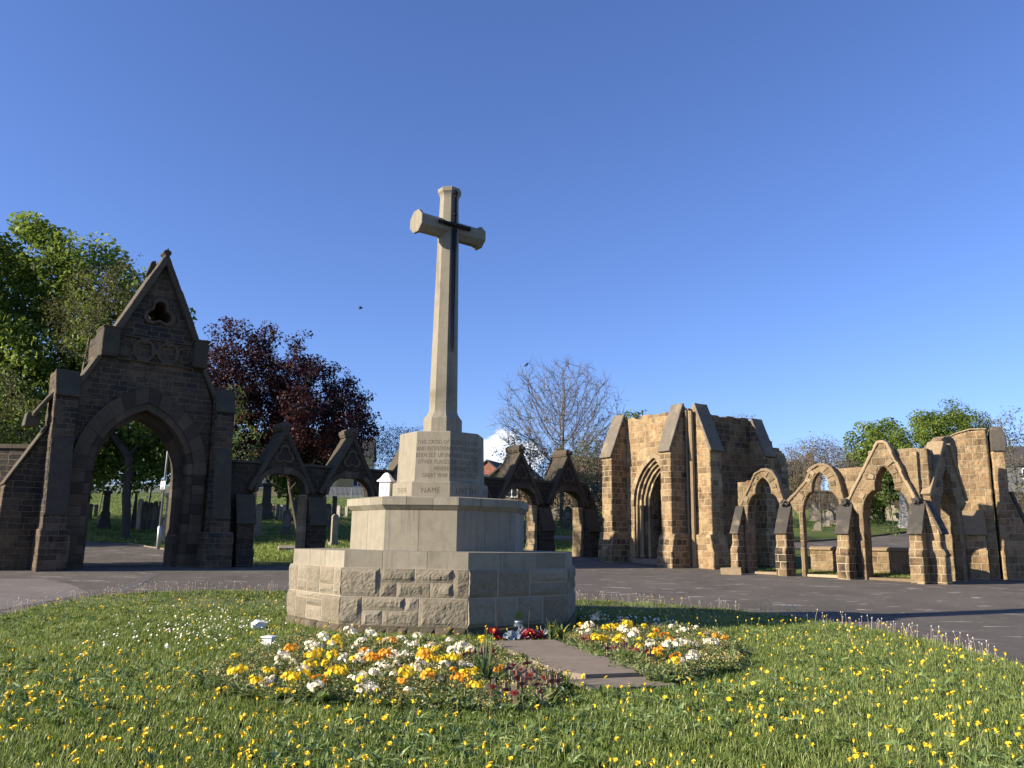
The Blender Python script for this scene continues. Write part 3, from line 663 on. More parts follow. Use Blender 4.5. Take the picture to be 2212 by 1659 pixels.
    # buttresses in front
    for s0, s1, s2, s3 in ((-3.16, -2.42, -3.22, -2.28), (2.34, 3.06, 2.12, 3.2)):
        mb = MB(); prof(mb, g, [(-1.2, zb - .1), (.82, zb - .1), (.82, 1.62), (.72, 1.78), (-1.2, 1.78)], s2, s3)
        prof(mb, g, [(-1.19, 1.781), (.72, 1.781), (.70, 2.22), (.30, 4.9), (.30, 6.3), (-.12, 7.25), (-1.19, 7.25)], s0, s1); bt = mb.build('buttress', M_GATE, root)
        mb = MB(); buttress_cap(mb, g, s0, s1, [(.70, 2.24), (.31, 4.88)], .06, -.02); mb.build('weathering', M_GCAP, bt); mb = MB(); buttress_cap(mb, g, s0 + .08, s1 - .08, [(.34, 6.28), (-.16, 7.25)], .10, .10); mb.build('weathering', M_GCAP, bt)
    # flank buttress and the broken raking coping left of the gate
    mb = MB(); f = GATE
    slab(mb, f, [(-2.4, zb), (-2.4, 5.3), (-3.15, 5.25), (-4.25, 3.2), (-4.3, 2.1), (-4.55, 1.9), (-4.6, zb)], -1.1, -.28); fb = mb.build('flank_buttress', M_GATE, root)
    mb = MB(); slab(mb, f, [(-3.14, 5.28), (-4.24, 3.23), (-4.32, 3.23), (-3.2, 5.34)], -1.12, -.22, tone=.9); slab(mb, f, [(-3.1, 6.35), (-3.62, 5.55), (-3.72, 5.62), (-3.5, 6.0), (-3.16, 6.5)], -.9, -.1, tone=.8)
    slab(mb, f, [(-3.4, 5.72), (-3.85, 5.72), (-3.9, 5.25), (-3.45, 5.25)], -.9, -.3, tone=.3); mb.build('raking_coping', M_GCAP, fb)
build_gate()
def build_side_wall():
    a, b = Vector((-46, 29.6, 0)), Vector((-16.1, 28.75, 0)); az = math.degrees(math.atan2(b.y - a.y, b.x - a.x)); f = Fr((a.x, a.y), az); L = (b - a).length
    root = empty('boundary_wall', f.w(L * .8, 0, .4)); tag(root, 'plain dark stone wall with flat coping running up to the gateway', 'wall')
    mb = MB(); bx(mb, f, 0, L, -.6, 0, .1, 4.55); mb.build('wall', M_GATE, root)
    mb = MB(); rr = random.Random(2); s = 0
    while s < L: bx(mb, f, s, min(L, s + 1.1) - .01, -.68, .08, 4.551, 4.70 + rr.uniform(-.01, .01), rr.random()); s += 1.1
    mb.build('coping', M_GCAP, root)
build_side_wall()
# ------------------------------------------------------------------ the gabled arcade between gateway and chapel
ARCHES = [5.17, 8.10, 11.03, 13.97, 16.95, 19.92]
def build_line():
    rnd = random.Random(8); f = LINE
    root = empty('arcade_wall', f.w(8, 0, .6)); tag(root, 'long sooty arcade wall with steep little gables over its pointed openings', 'wall')
    zg = lambda s: f.ground(s) - .25
    top = lambda s: 4.42
    outer = [(2.7, zg(3)), (2.7, 4.45), (21.35, 4.42), (21.9, 3.6), (22.1, 3.0), (22.15, zg(22))]
    for c in reversed(ARCHES):
        z0 = f.ground(c); outer += [(c + 1.0, zg(c))] + list(reversed(arch(c, 1.0, 3.35, 4.1, 8))) + [(c - 1.0, zg(c))]
    # end pier is ragged
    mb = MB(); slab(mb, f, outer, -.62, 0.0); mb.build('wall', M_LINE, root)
    mb = MB(); s = 2.75
    while s < 21.2: bx(mb, f, s, min(s + .95, 21.3) - .012, -.70, .06, 4.452 - (s - 2.7) * .0016, 4.57 + rnd.uniform(-.012, .012), rnd.random()); s += .95
    mb.build('coping', M_GCAP, root)
    for i, c in enumerate(ARCHES):
        mb = MB(); gz = [(c - 1.2, 3.55), (c - .92, 3.5)] ; inn = arch(c, .99, 3.35, 4.09, 8)
        slab(mb, f, [(c - 1.28, 3.36)] + [(x, z) for x, z in inn] + [(c + 1.28, 3.36), (c + .06, 5.75), (c - .06, 5.75)], -.42, .16); gb = mb.build('gable', M_LINE, root)
        mb = MB(); arch_ring(mb, f, c, .985, 4.08, 1.12, 4.38, 3.36, .155, .20, 5, rnd, .01); mb.build('voussoirs', M_GVOUS, gb)
        for sg in (-1, 1):
            mb = MB(); a, b = Vector((c + sg * 1.36, 3.42)), Vector((c, 5.92)); d = (b - a).normalized(); n = Vector((-d.y, d.x)) * (1 if sg < 0 else -1)
            for k in range(3):
                p, q = a.lerp(b, k / 3 + .003), a.lerp(b, (k + 1) / 3); slab(mb, f, [tuple(p - n * .13), tuple(q - n * .13), tuple(q + n * .05), tuple(p + n * .05)], -.86, .22, tone=rnd.random())
            mb.build('gable_coping', M_GCAP, root)
        mb = MB(); bx(mb, f, c - .16, c + .16, -.88, .20, 5.84, 5.95, .7); bx(mb, f, c - .2, c + .2, -.9, .24, 5.95, 6.12, .9); bx(mb, f, c - .12, c + .12, -.86, .18, 6.12, 6.2, .6); bx(mb, f, c - .05, c + .05, .24, .32, 5.98, 6.08, .3)
        mb.build('ridge_stone', M_GCAP, root)
        mb = MB(); slab(mb, f, trefoil(c, 4.86, .40, 3), .158, .20, holes=[list(reversed(trefoil(c, 4.86, .30, 3)))], tone=.4)
        slab(mb, f, trefoil(c, 4.86, .30, 3), .158, .162, tone=.0); mb.build('carved_trefoil', M_GVOUS, root)
    piers = [ARCHES[0] - 1.46] + [(a + b) / 2 for a, b in zip(ARCHES, ARCHES[1:])] + [ARCHES[-1] + 1.46]
    for i, s in enumerate(piers):
        z0 = f.ground(s) - .2; mb = MB()
        prof(mb, f, [(-.05, z0), (.62, z0), (.62, z0 + .75), (.52, z0 + .9), (.5, 2.1), (.12, 3.2), (-.05, 3.2)], s - .33, s + .33)
        bt = mb.build('buttress', M_LINE, root)
        mb = MB(); buttress_cap(mb, f, s - .33, s + .33, [(.53, 2.08), (.10, 3.22)], .08, .05); mb.build('weathering', M_GCAP, bt)
    # sunlit rough jambs of each opening
    mb = MB()
    for c in ARCHES:
        for sg in (-1, 1):
            z = f.ground(c) - .2; s = c + sg * 1.0
            while z < 3.3:
                z2 = min(3.34, z + rnd.uniform(.22, .36)); e = rnd.uniform(.015, .04) + (.06 if z < f.ground(c) + .5 else 0); s0, s1 = sorted((s - sg * e, s + sg * .12))
                bx(mb, f, s0, s1, -.63 - rnd.uniform(0, .02), .02 + rnd.uniform(0, .02), z + .006, z2 - .006, rnd.uniform(.2, 1)); z = z2
    mb.build('jamb_stones', M_VOUS, root)
build_line()
# ------------------------------------------------------------------ roofless chapel
def ragged(s0, s1, z, rnd, amp=.1, step=.5):
    pts = []; s = s0; zz = z
    while s < s1 - .05:
        e = min(s1, s + rnd.uniform(.3, .6)); zz = z + rnd.uniform(-amp, amp * .6); pts += [(s, zz), (e - .001, zz)]; s = e
    return pts
def plinthed(mb, fr, s0, s1, zb, p, fl=.16):
    prof(mb, fr, [(-.06, zb), (p + fl, zb), (p + fl, zb + .78), (p + fl + .03, zb + .80), (p + fl - .02, zb + .92), (p, zb + 1.58), (-.06, zb + 1.58)], s0 - .14, s1 + .14)
def big_buttress(root, fr, s0, s1, p, zb, zc, zt, mat, ragged_end=False):
    mb = MB(); plinthed(mb, fr, s0, s1, zb, p)
    prof(mb, fr, [(-.05, zb + 1.581), (p, zb + 1.581), (p, zc), (.06, zt - .06), (-.05, zt - .06)], s0, s1); b = mb.build('buttress', mat, root)
    mb = MB(); buttress_cap(mb, fr, s0, s1, [(p + .02, zc - .02), (.06, zt)], .12, .05, .75); mb.build('weathering', M_CAP, b)
def build_chapel():
    rnd = random.Random(31); f = DOORW; g = SIDEW; base = f.w(-2.5, 0, .55)
    root = empty('chapel_ruin', base); tag(root, 'roofless golden stone chapel ruin with moulded doorway and sloping buttresses', 'ruin')
    zb = .3; c = -2.2
    op = arch(c, .78, 3.3, 4.85, 10)
    outer = [(-5.0, zb), (c - .78, zb)] + op + [(c + .78, zb), (0, zb), (0, 7.42)] + list(reversed(ragged(-4.9, -.02, 7.36, rnd, .10))) + [(-5.0, 7.3)]
    mb = MB(); slab(mb, f, outer, -1.0, -.55)
    outer2 = [(-5.0, zb), (c - 1.36, zb)] + arch(c, 1.36, 3.3, 5.42, 10) + [(c + 1.36, zb), (0, zb), (0, 7.45)] + list(reversed(ragged(-4.9, -.02, 7.40, rnd, .10))) + [(-5.0, 7.3)]
    slab(mb, f, outer2, -.55, 0); mb.build('door_wall', M_CHAPEL, root)
    mb = MB()
    for hw, za, p0, p1 in ((1.24, 5.28, -.56, -.08), (1.10, 5.14, -.56, -.20), (.94, 4.98, -.56, -.32), (.79, 4.84, -.56, -.44)):
        arch_ring(mb, f, c, hw, za, hw + .13, za + .15, 3.3, p0, p1, 9, rnd, .003)
        for sg in (-1, 1):
            z = .95
            while z < 3.3:
                z2 = min(3.3, z + rnd.uniform(.45, .8)); s0, s1 = sorted((c + sg * hw, c + sg * (hw + .14))); bx(mb, f, s0, s1, p0, p1, z + .004, z2 - .004, rnd.uniform(.3, 1)); z = z2
    d = mb.build('doorway', M_VOUS, root)
    mb = MB(); arch_ring(mb, f, c, 1.36, 5.42, 1.55, 5.68, 3.3, -.01, .05, 11, rnd, .004); mb.build('hood_mould', M_VOUS, d)
    for sg in (-1, 1):
        mb = MB(); pts = [f.w(c + sg * 1.02, -.20, z) for z in (.95, 1.0, 1.1, 3.08, 3.12, 3.2, 3.3)]; tube(mb, pts, [.12, .12, .075, .075, .1, .12, .14], 8, .8); mb.build('door_shaft', M_VOUS, d)
    mb = MB(); bx(mb, f, c - 1.3, c + 1.3, -1.0, .22, zb, .92, .4); mb.build('doorstep', M_SLAB, d)
    # side wall, running away behind the little arcade
    out = [(0, zb), (6.5, zb), (6.55, 4.6), (6.6, 5.0), (6.35, 5.05), (6.3, 5.5), (6.05, 5.52), (6.0, 5.9), (5.6, 5.95), (5.55, 6.4), (5.2, 6.45), (5.1, 6.9), (4.75, 6.95), (4.6, 7.3)] + list(reversed(ragged(.9, 4.5, 7.3, rnd, .08))) + [(0, 7.45)]
    mb = MB(); slab(mb, g, out, -.9, 0); mb.build('side_wall', M_CHAPEL_SHADE, root)
    # back walls close the shell
    mb = MB(); k = Fr((f.w(-5, 0, 0).x, f.w(-5, 0, 0).y), 34); slab(mb, k, [(.9, zb), (5.2, zb), (5.2, 5.9), (.9, 6.8)], .0, .8)
    k2 = Fr((g.w(6.4, 0, 0).x, g.w(6.4, 0, 0).y), -56); slab(mb, k2, [(-4.4, zb), (-.9, zb), (-.9, 5.5), (-2, 5.2), (-4.4, 5.6)], -.8, 0); mb.build('back_wall', M_CHAPEL, root)
    big_buttress(root, f, -4.75, -4.05, .95, zb + .22, 5.5, 7.58, M_BUTT)
    big_buttress(root, f, -.86, -.22, .95, zb + .1, 5.48, 7.62, M_BUTT)
    big_buttress(root, g, .22, .95, .95, zb + .1, 5.5, 7.62, M_CHAPEL)
    big_buttress(root, g, 3.95, 4.6, .8, zb + .3, 5.5, 7.3, M_BUTT)
    mb = MB(); tube(mb, [f.w(.06, -.06, z) for z in (.5, 7.3)], [.11, .11], 8, .5); tube(mb, [f.w(-.12, .04, z) for z in (.5, 7.35)], [.06, .06], 8, .6); mb.build('corner_shaft', M_VOUS, root)
    # tumbled courses at the far end
    mb = MB()
    for i in range(22):
        z = 3.6 + i * .11; s = 6.42 + rnd.uniform(-.12, .14) - max(0, z - 5.2) * .8; bx(mb, g, s - .3, s + rnd.uniform(.08, .3), -.7 + rnd.uniform(0, .2), -.02 + rnd.uniform(0, .04), z, z + .2, rnd.random() * .6)
    mb.build('broken_stones', M_VOUS, root)
build_chapel()
def loose_block():
    q = ghit(1580, 1243); f = Fr((q.x, q.y), -20); z = tz(q.x, q.y)
    mb = MB(); mb.hexa([f.w(-.36, -.2, z - .05), f.w(.36, -.22, z - .05), f.w(.38, .22, z - .05), f.w(-.34, .24, z - .05), f.w(-.37, -.2, z + .27), f.w(.34, -.2, z + .30), f.w(.36, .2, z + .28), f.w(-.38, .22, z + .25)], .3)
    o = mb.build('stone_block', M_VOUS, None, (q.x, q.y, z)); tag(o, 'loose squared stone block lying on the tarmac at the foot of the chapel', 'stone block')
loose_block()
# ------------------------------------------------------------------ little ruined arcade
def cusped(c, hw, zs, zc, za, hc):
    L = [(c - hw, zs)]
    for i in range(1, 6): a = i / 5 * math.pi / 2; L.append((c - hw + (hw - hc) * (1 - math.cos(a)) * .98, zs + (zc - zs) * math.sin(a)))
    L += [(c - hc, zc), (c - hc - .04, zc + .05)]
    up = arch(c, hc + .04, zc + .06, za, 6)
    L += up
    return L + [(2 * c - x, z) for x, z in reversed(L[:8])]
BAYS = [(-.87, .70, 4.14, 4.42), (1.40, .72, 4.26, 4.50), (3.69, .80, 4.37, 5.18)]   # centre, half width, apex of opening, apex of gable
PIERS = [-1.88, .02, 2.31, 4.74]
def build_arcade():
    rnd = random.Random(41); f = ARC
    root = empty('ruined_arcade', f.w(1.3, 0, .45)); tag(root, 'low ruined buff arcade of cusped arches joined to the chapel', 'ruin')
    zb = .25
    outer = [(-2.1, zb), (-2.1, 4.0)] + ragged(-2.1, .5, 4.06, rnd, .05) + ragged(.5, 3.1, 4.36, rnd, .04) + ragged(3.1, 5.05, 4.92, rnd, .04) + [(5.1, 4.8), (5.1, zb)]
    for (c, hw, za, zt) in reversed(BAYS): outer += [(c + hw, zb)] + list(reversed(cusped(c, hw, 2.7, 3.52, za, .30))) + [(c - hw, zb)]
    mb = MB(); slab(mb, f, outer, -.48, -.08); mb.build('wall', M_ARCADE, root)
    for i, (c, hw, za, zt) in enumerate(BAYS):
        L = cusped(c, hw - .012, 2.7, 3.52, za - .012, .29); vz = 3.12
        vl, vr = (PIERS[i], vz), (PIERS[i + 1], vz)
        if i == 2: top = [(vr[0] - .05, vz), (c + .16, zt - .06), (c + .05, zt), (c - .14, zt - .01), (c - .24, zt - .18), (vl[0] + .05, vz)]
        else: top = [(vr[0] - .05, vz), (c + .62, zt - .42), (c + .42, zt - .1), (c + .2, zt), (c - .05, zt + .0), (c - .3, zt - .12), (c - .55, zt - .6), (vl[0] + .05, vz)]
        mb = MB(); slab(mb, f, L + [(c + hw, zb + .01)] + [(c + hw + .16, zb + .01), (c + hw + .16, 2.7)] + top + [(c - hw - .16, 2.7), (c - hw - .16, zb + .01), (c - hw, zb + .01)], -.10, .16); a = mb.build('cusped_arch', M_ARCADE, root)
        # voussoirs
        mb = MB(); n = len(L)
        for k in range(1, n - 2):
            if (k % 2) or 3 <= k <= 8 or n - 9 <= k <= n - 4: continue
            p, q = Vector(L[k]), Vector(L[k + 1]); d = (q - p)
            if d.length < .05: continue
            d.normalize(); nn = Vector((-d.y, d.x)); 
            if nn.dot(p - Vector((c, 3.0))) < 0: nn = -nn
            o = rnd.uniform(.14, .3)
            slab(mb, f, [tuple(p + nn * .08 + d * .005), tuple(q + nn * .08 - d * .005), tuple(q + nn * (.1 + o) + d * .02), tuple(p + nn * (.1 + o) - d * .02)], .13, .182 + rnd.uniform(0, .012), tone=rnd.choice([.05, .2, .4, .65, .8]))
        mb.build('voussoirs', M_VOUS, a)
        mb = MB(); T = top
        for k in range(len(T) - 1):
            p, q = Vector(T[k]), Vector(T[k + 1]); d = q - p
            if d.length < .04: continue
            d.normalize(); nn = Vector((-d.y, d.x)); nn = -nn if nn.y < 0 else nn
            if abs(T[k][0] - T[k + 1][0]) < .02: continue
            m = max(1, int((q - p).length / .35))
            for j in range(m):
                u, v = p.lerp(q, j / m), p.lerp(q, (j + 1) / m); e = rnd.uniform(.03, .075)
                slab(mb, f, [tuple(u - nn * .05), tuple(v - nn * .05), tuple(v + nn * e), tuple(u + nn * e)], -.12, .21 + rnd.uniform(-.02, .02), tone=rnd.random())
        mb.build('worn_coping', M_VOUS, a)
    for i, s in enumerate(PIERS):
        w_ = .21 if i else .14; z0 = f.ground(s, .5) - .1; mb = MB()
        prof(mb, f, [(.0, z0), (.72, z0), (.72, 1.30), (.76, 1.34), (.74, 1.42), (.62, 1.58), (.0, 1.58)], s - w_ - .02, s + w_ + .02)
        prof(mb, f, [(.0, 1.58), (.60, 1.581), (.60, 2.02), (.12, 3.05), (.0, 3.05)], s - w_, s + w_); b = mb.build('buttress', M_BUTT, root)
        mb = MB(); buttress_cap(mb, f, s - w_, s + w_, [(.64, 1.98), (.10, 3.06)], .07, .04, .0); mb.build('weathering', M_CAP, b)
        if i:
            mb = MB(); c = f.w(s, .22, 3.12); bm = bmesh.new(); bmesh.ops.create_icosphere(bm, subdivisions=3, radius=1)
            V = [c + Vector((v.co.x * .15, v.co.y * .15, v.co.z * .13)) * (1 + .6 * noise.noise(v.co * 2.1 + Vector((i * 7, 0, 0)))) for v in bm.verts]; mb.add(V, [tuple(v.index for v in q.verts) for q in bm.faces], .1); bm.free(); mb.build('carved_head', M_CAP, root)
    mb = MB()
    for a, b in zip(PIERS[0:], PIERS[1:]): bx(mb, f, a + .22, b - .22, -.55, .08, f.ground((a + b) / 2) - .1, f.ground((a + b) / 2) + .12, rnd.random())
    mb.build('threshold', M_VOUS, root)
    # the last bay turns back behind the corner pier
    e = Fr((f.w(4.88, 0, 0).x, f.w(4.88, 0, 0).y), 34)
    hw = .55; c = 1.30; L = cusped(c, hw, 2.62, 3.45, 4.25, .27)
    mb = MB(); slab(mb, e, [(-.05, zb), (c - hw, zb)] + L + [(c + hw, zb), (2.6, zb), (2.6, 5.1), (2.5, 5.4), (2.2, 5.52), (1.8, 5.45), (1.55, 5.3), (.9, 4.9), (-.05, 4.8)], -.5, -.08); b4 = mb.build('end_arch', M_ARCADE, root)
    mb = MB(); slab(mb, e, [(.06, 3.1)] + [(c - hw - .14, 2.7), (c - hw - .14, zb), (c - hw, zb)] + L + [(c + hw, zb), (c + hw + .14, zb), (c + hw + .14, 2.7), (2.45, 3.1), (1.58, 5.1), (1.38, 5.18), (1.22, 5.12)], -.10, .16); g4 = mb.build('cusped_arch', M_ARCADE, root)
    mb = MB(); a, b = Vector((.08, 3.3)), Vector((1.22, 5.16)); d = (b - a).normalized(); n = Vector((-d.y, d.x))
    for k in range(6):
        p, q = a.lerp(b, k / 6), a.lerp(b, (k + 1) / 6); j = rnd.uniform(-.02, .04); slab(mb, e, [tuple(p - n * .06), tuple(q - n * .06), tuple(q + n * (.10 + j)), tuple(p + n * (.09 + j))], -.34, .24 + j * .6, tone=rnd.uniform(.4, 1))
    a, b = Vector((2.45, 3.2)), Vector((1.56, 5.14))
    for k in range(5):
        p, q = a.lerp(b, k / 5), a.lerp(b, (k + 1) / 5); d = (q - p).normalized(); n = Vector((d.y, -d.x)); slab(mb, e, [tuple(p - n * .05), tuple(q - n * .05), tuple(q + n * .07), tuple(p + n * .07)], -.2, .22, tone=rnd.uniform(.0, .6))
    mb.build('worn_coping', M_VOUS, g4)
    s = .02; z0 = .3; mb = MB(); prof(mb, e, [(.0, z0), (.66, z0), (.66, 1.30), (.7, 1.36), (.56, 1.58), (.55, 2.05), (.12, 3.1), (.0, 3.1)], s - .19, s + .19); b = mb.build('buttress', M_BUTT, root)
    mb = MB(); buttress_cap(mb, e, s - .19, s + .19, [(.60, 2.0), (.10, 3.1)], .07, .04, .0); mb.build('weathering', M_CAP, b)
build_arcade()
def build_tower():
    rnd = random.Random(51); f = TOW
    root = empty('ruined_wall', f.w(1.2, 0, .5)); tag(root, 'tall broken stretch of golden stone wall with a thick stepped buttress', 'ruin')
    zb = .2
    mb = MB(); slab(mb, f, [(-.35, zb), (-.35, 5.3), (.1, 5.62), (.5, 5.82), (1.0, 5.95), (1.5, 5.94), (1.53, zb)], -1.3, 0); mb.build('wall', M_CHAPEL, root)
    mb = MB(); slab(mb, f, [(-.38, 5.3), (.08, 5.66), (.48, 5.87), (1.0, 6.02), (1.53, 6.0), (1.53, 5.94), (1.0, 5.95), (.5, 5.82), (.1, 5.62), (-.35, 5.25)], -1.35, .04, tone=.9); mb.build('coping', M_VOUS, root)
    mb = MB(); slab(mb, f, [(1.60, zb), (1.60, 5.12), (2.04, 5.12), (2.04, 3.6), (2.50, 2.25), (2.52, 1.55), (2.60, 1.4), (2.60, zb)], -1.0, .12); b = mb.build('buttress', M_CHAPEL, root)
    mb = MB(); slab(mb, f, [(2.04, 3.63), (2.16, 3.63), (2.62, 2.25), (2.50, 2.25)], -1.02, .16, tone=.2); mb.build('weathering', M_CAP, b)
    mb = MB(); slab(mb, f, [(1.60, 5.12), (2.06, 5.10), (2.12, 5.4), (2.08, 5.75), (1.95, 6.02), (1.65, 6.04), (1.6, 5.7)], -.9, .2, tone=.3); mb.build('weathering', M_CAP, b)
    mb = MB(); prof(mb, f, [(-.02, zb), (.5, zb), (.5, 1.5), (.36, 1.62), (.34, 2.03), (-.02, 2.9)], .5, 1.15); b = mb.build('broken_buttress', M_CHAPEL, root)
    mb = MB(); buttress_cap(mb, f, .5, 1.15, [(.36, 2.03), (.0, 2.95)], .08, .04, .75); mb.build('weathering', M_VOUS, b)
build_tower()
def low_wall():
    rnd = random.Random(61); f = ARC; zt = 1.44
    root = empty('low_wall', f.w(1.5, -1.7, .6)); tag(root, 'low coursed stone wall with rounded coping seen through the little arcade', 'wall')
    mb = MB(); bx(mb, f, -.1, 4.5, -2.25, -1.9, .3, zt); mb.build('wall', M_ARCADE, root)
    mb = MB(); s = -.1
    while s < 4.45: prof(mb, f, [(-1.82, zt), (-1.84, zt + .07), (-1.95, zt + .13), (-2.2, zt + .13), (-2.32, zt + .07), (-2.33, zt)], s, min(4.52, s + 1.2) - .01, rnd.random()); s += 1.2
    mb.build('coping', M_VOUS, root)
    # grass bank between arcade and wall
    pl = [(f.w(a, b, 0).x, f.w(a, b, 0).y) for a, b in ((-1.7, -.5), (4.6, -.5), (4.6, -1.9), (-1.7, -1.9))]
    def zf(x, y): d = Vector((x, y, 0)) - f.o; p = -d.dot(f.n); return .55 + .12 * min(1, max(0, (p - .56) / 1.7))
    return sheet('grass_bank', pl, 0, M_LAWN, .4, zf=zf, dens=lambda x, y: 70)
bank = low_wall()

# ------------------------------------------------------------------ worn masonry: sharp cut slabs become eroded stone
def erode(o, voxel, amp, scale=.35):
    me0 = o.data; n = len(me0.polygons); nr = np.empty(n * 3); me0.polygons.foreach_get('normal', nr); nr = nr.reshape(-1, 3); ar = np.empty(n); me0.polygons.foreach_get('area', ar)
    h = np.hypot(nr[:, 0], nr[:, 1]); k = np.argmax(np.where(h > .9, ar, 0)); N_ = Vector((nr[k, 0], nr[k, 1], 0)).normalized(); T_ = Vector((-N_.y, N_.x, 0))
    tn = np.empty(n); me0.attributes['tone'].data.foreach_get('value', tn); mt = float((tn * ar).sum() / ar.sum())
    m = o.modifiers.new('r', 'REMESH'); m.mode = 'VOXEL'; m.voxel_size = voxel
    for sc__, a in ((scale, amp), (.09, amp * .45)):
        tx = bpy.data.textures.new('erosion', 'CLOUDS'); tx.noise_scale = sc__; tx.noise_depth = 3
        d = o.modifiers.new('d', 'DISPLACE'); d.texture = tx; d.texture_coords = 'GLOBAL'; d.strength = a; d.mid_level = .55
    me = bpy.data.meshes.new_from_object(o.evaluated_get(bpy.context.evaluated_depsgraph_get())); o.modifiers.clear()
    if not len(me.polygons): return
    og = np.array(ORG[o.name]); L = len(me.loops); co = np.empty(len(me.vertices) * 3); me.vertices.foreach_get('co', co); co = co.reshape(-1, 3) + og
    vi = np.empty(L, np.int32); me.loops.foreach_get('vertex_index', vi); lt = np.empty(len(me.polygons), np.int32); me.polygons.foreach_get('loop_total', lt)
    q = np.empty(len(me.polygons) * 3); me.polygons.foreach_get('normal', q); q = np.repeat(q.reshape(-1, 3), lt, axis=0); p = co[vi]; t, nn = np.array(T_), np.array(N_)
    a, b = np.abs(q @ nn), np.abs(q @ t); flat = np.abs(q[:, 2]) > np.maximum(a, b) * 1.3
    u = np.where(a >= b, p @ t, p @ nn); v = np.where(flat, p @ nn, p[:, 2]); u = np.where(flat, p @ t, u)
    for l in list(me.uv_layers): me.uv_layers.remove(l)
    uv = me.uv_layers.new(name='UVMap'); uv.data.foreach_set('uv', np.stack([u, v], 1).ravel())
    if 'tone' in me.attributes: me.attributes.remove(me.attributes['tone'])
    at_ = me.attributes.new('tone', 'FLOAT', 'FACE'); at_.data.foreach_set('value', np.full(len(me.polygons), mt, np.float32))
    me.polygons.foreach_set('use_smooth', [True] * len(me.polygons)); nm = o.data.name; o.data = me; bpy.data.meshes.remove(me0); me.name = nm
def erode_all():
    bpy.context.view_layer.update(); todo = []
    for root in [o for o in COL.objects if o.parent is None and o.name.split('.')[0] in ('stone_gateway', 'arcade_wall', 'chapel_ruin', 'ruined_arcade', 'ruined_wall', 'low_wall')]:
        for o in root.children_recursive:
            b = o.name.split('.')[0]
            if o.type == 'MESH' and b in ('wall', 'gable', 'buttress', 'weathering', 'gable_coping', 'kneeler_block', 'shoulder_coping', 'flank_buttress', 'door_wall', 'side_wall', 'back_wall', 'cusped_arch', 'end_arch', 'broken_buttress', 'worn_coping', 'coping', 'ridge_stone', 'finial', 'raking_coping', 'carved_panel'): todo.append((root.name.split('.')[0], b, o))
    for rn, b, o in todo:
        fine = b in ('carved_panel', 'weathering', 'gable_coping', 'worn_coping', 'ridge_stone', 'finial', 'shoulder_coping', 'raking_coping', 'coping')
        erode(o, .03 if fine else .042, {'weathering': .02, 'carved_panel': .015}.get(b, .03 if fine else .05))
erode_all()
# ------------------------------------------------------------------ trees
M_CHESTNUT = leafy('chestnut_leaves', [(0, (.075, .115, .022)), (.5, (.17, .24, .045)), (1, (.30, .37, .085))], .38)
M_BEECH = leafy('copper_beech_leaves', [(0, (.012, .006, .008)), (.5, (.035, .012, .014)), (1, (.10, .030, .024))], .28)
M_OLIVE = leafy('olive_leaves', [(0, (.05, .055, .018)), (.5, (.10, .105, .035)), (1, (.17, .165, .06))], .3)
M_BRIGHT = leafy('fresh_green_leaves', [(0, (.07, .115, .018)), (.5, (.15, .215, .035)), (1, (.25, .31, .065))], .4)
M_MIDGREEN = leafy('mid_green_leaves', [(0, (.045, .08, .02)), (.5, (.095, .145, .035)), (1, (.17, .21, .06))], .35)
M_BROWNLEAF = leafy('brown_catkins', [(0, (.07, .05, .03)), (.5, (.14, .105, .065)), (1, (.23, .18, .115))], .2)
M_GREYLEAF = leafy('grey_green_buds', [(0, (.07, .075, .045)), (.5, (.12, .125, .075)), (1, (.2, .2, .12))], .3)
def skeleton(rng, base, ells, n_attr, step, trunk_top, iters=120, kill=1.6, reach=5.0, up=.12, shell=.55):
    """space colonisation: branches reach for points spread through the crown"""
    A = []
    vol = np.array([e[1][0] * e[1][1] * e[1][2] for e in ells]); vol = vol / vol.sum()
    for (c, r), k in zip(ells, (vol * n_attr).astype(int) + 1):
        d = rng.normal(size=(k, 3)); d /= np.linalg.norm(d, axis=1)[:, None]
        A.append(np.array(c) + d * (rng.random(k) ** (shell))[:, None] * np.array(r))
    A = np.concatenate(A); base = np.array(base, float); tt = np.array(trunk_top, float)
    n0 = max(2, int(np.linalg.norm(tt - base) / step)); N = [base + (tt - base) * i / n0 + np.r_[rng.normal(size=2) * .02 * step, 0] for i in range(n0 + 1)]; par = [-1] + list(range(n0))
    N = np.array(N); par = np.array(par); alive = np.ones(len(A), bool)
    dist = np.full(len(A), 1e9); near = np.zeros(len(A), int); new0 = 0
    for it in range(iters):
        for i in range(new0, len(N)):
            d = np.linalg.norm(A - N[i], axis=1); m = d < dist; dist[m] = d[m]; near[m] = i
        new0 = len(N); alive &= dist > kill * step
        act = alive & (dist < reach * (3 if it < 25 else 1))
        if not act.any(): break
        idx = near[act]; vec = A[act] - N[idx]; vec /= np.linalg.norm(vec, axis=1)[:, None]
        u, inv = np.unique(idx, return_inverse=True); D = np.zeros((len(u), 3)); np.add.at(D, inv, vec)
        D += rng.normal(size=D.shape) * .25; D[:, 2] += up; D /= np.linalg.norm(D, axis=1)[:, None] + 1e-9
        NN = N[u] + D * step
        N = np.concatenate([N, NN]); par = np.concatenate([par, u])
        if len(N) > 9000: break
    return N, par
def radii(N, par, tip, trunk, pw=2.3):
    n = len(N); r = np.zeros(n); kids = np.bincount(par[1:], minlength=n)
    for i in range(n - 1, -1, -1):
        if r[i] == 0: r[i] = tip ** pw
        if par[i] >= 0: r[par[i]] += r[i]
    r = r ** (1 / pw); s = r.max()
    if s > trunk: r = tip + (r - tip) * (trunk - tip) / (s - tip)
    return r, kids
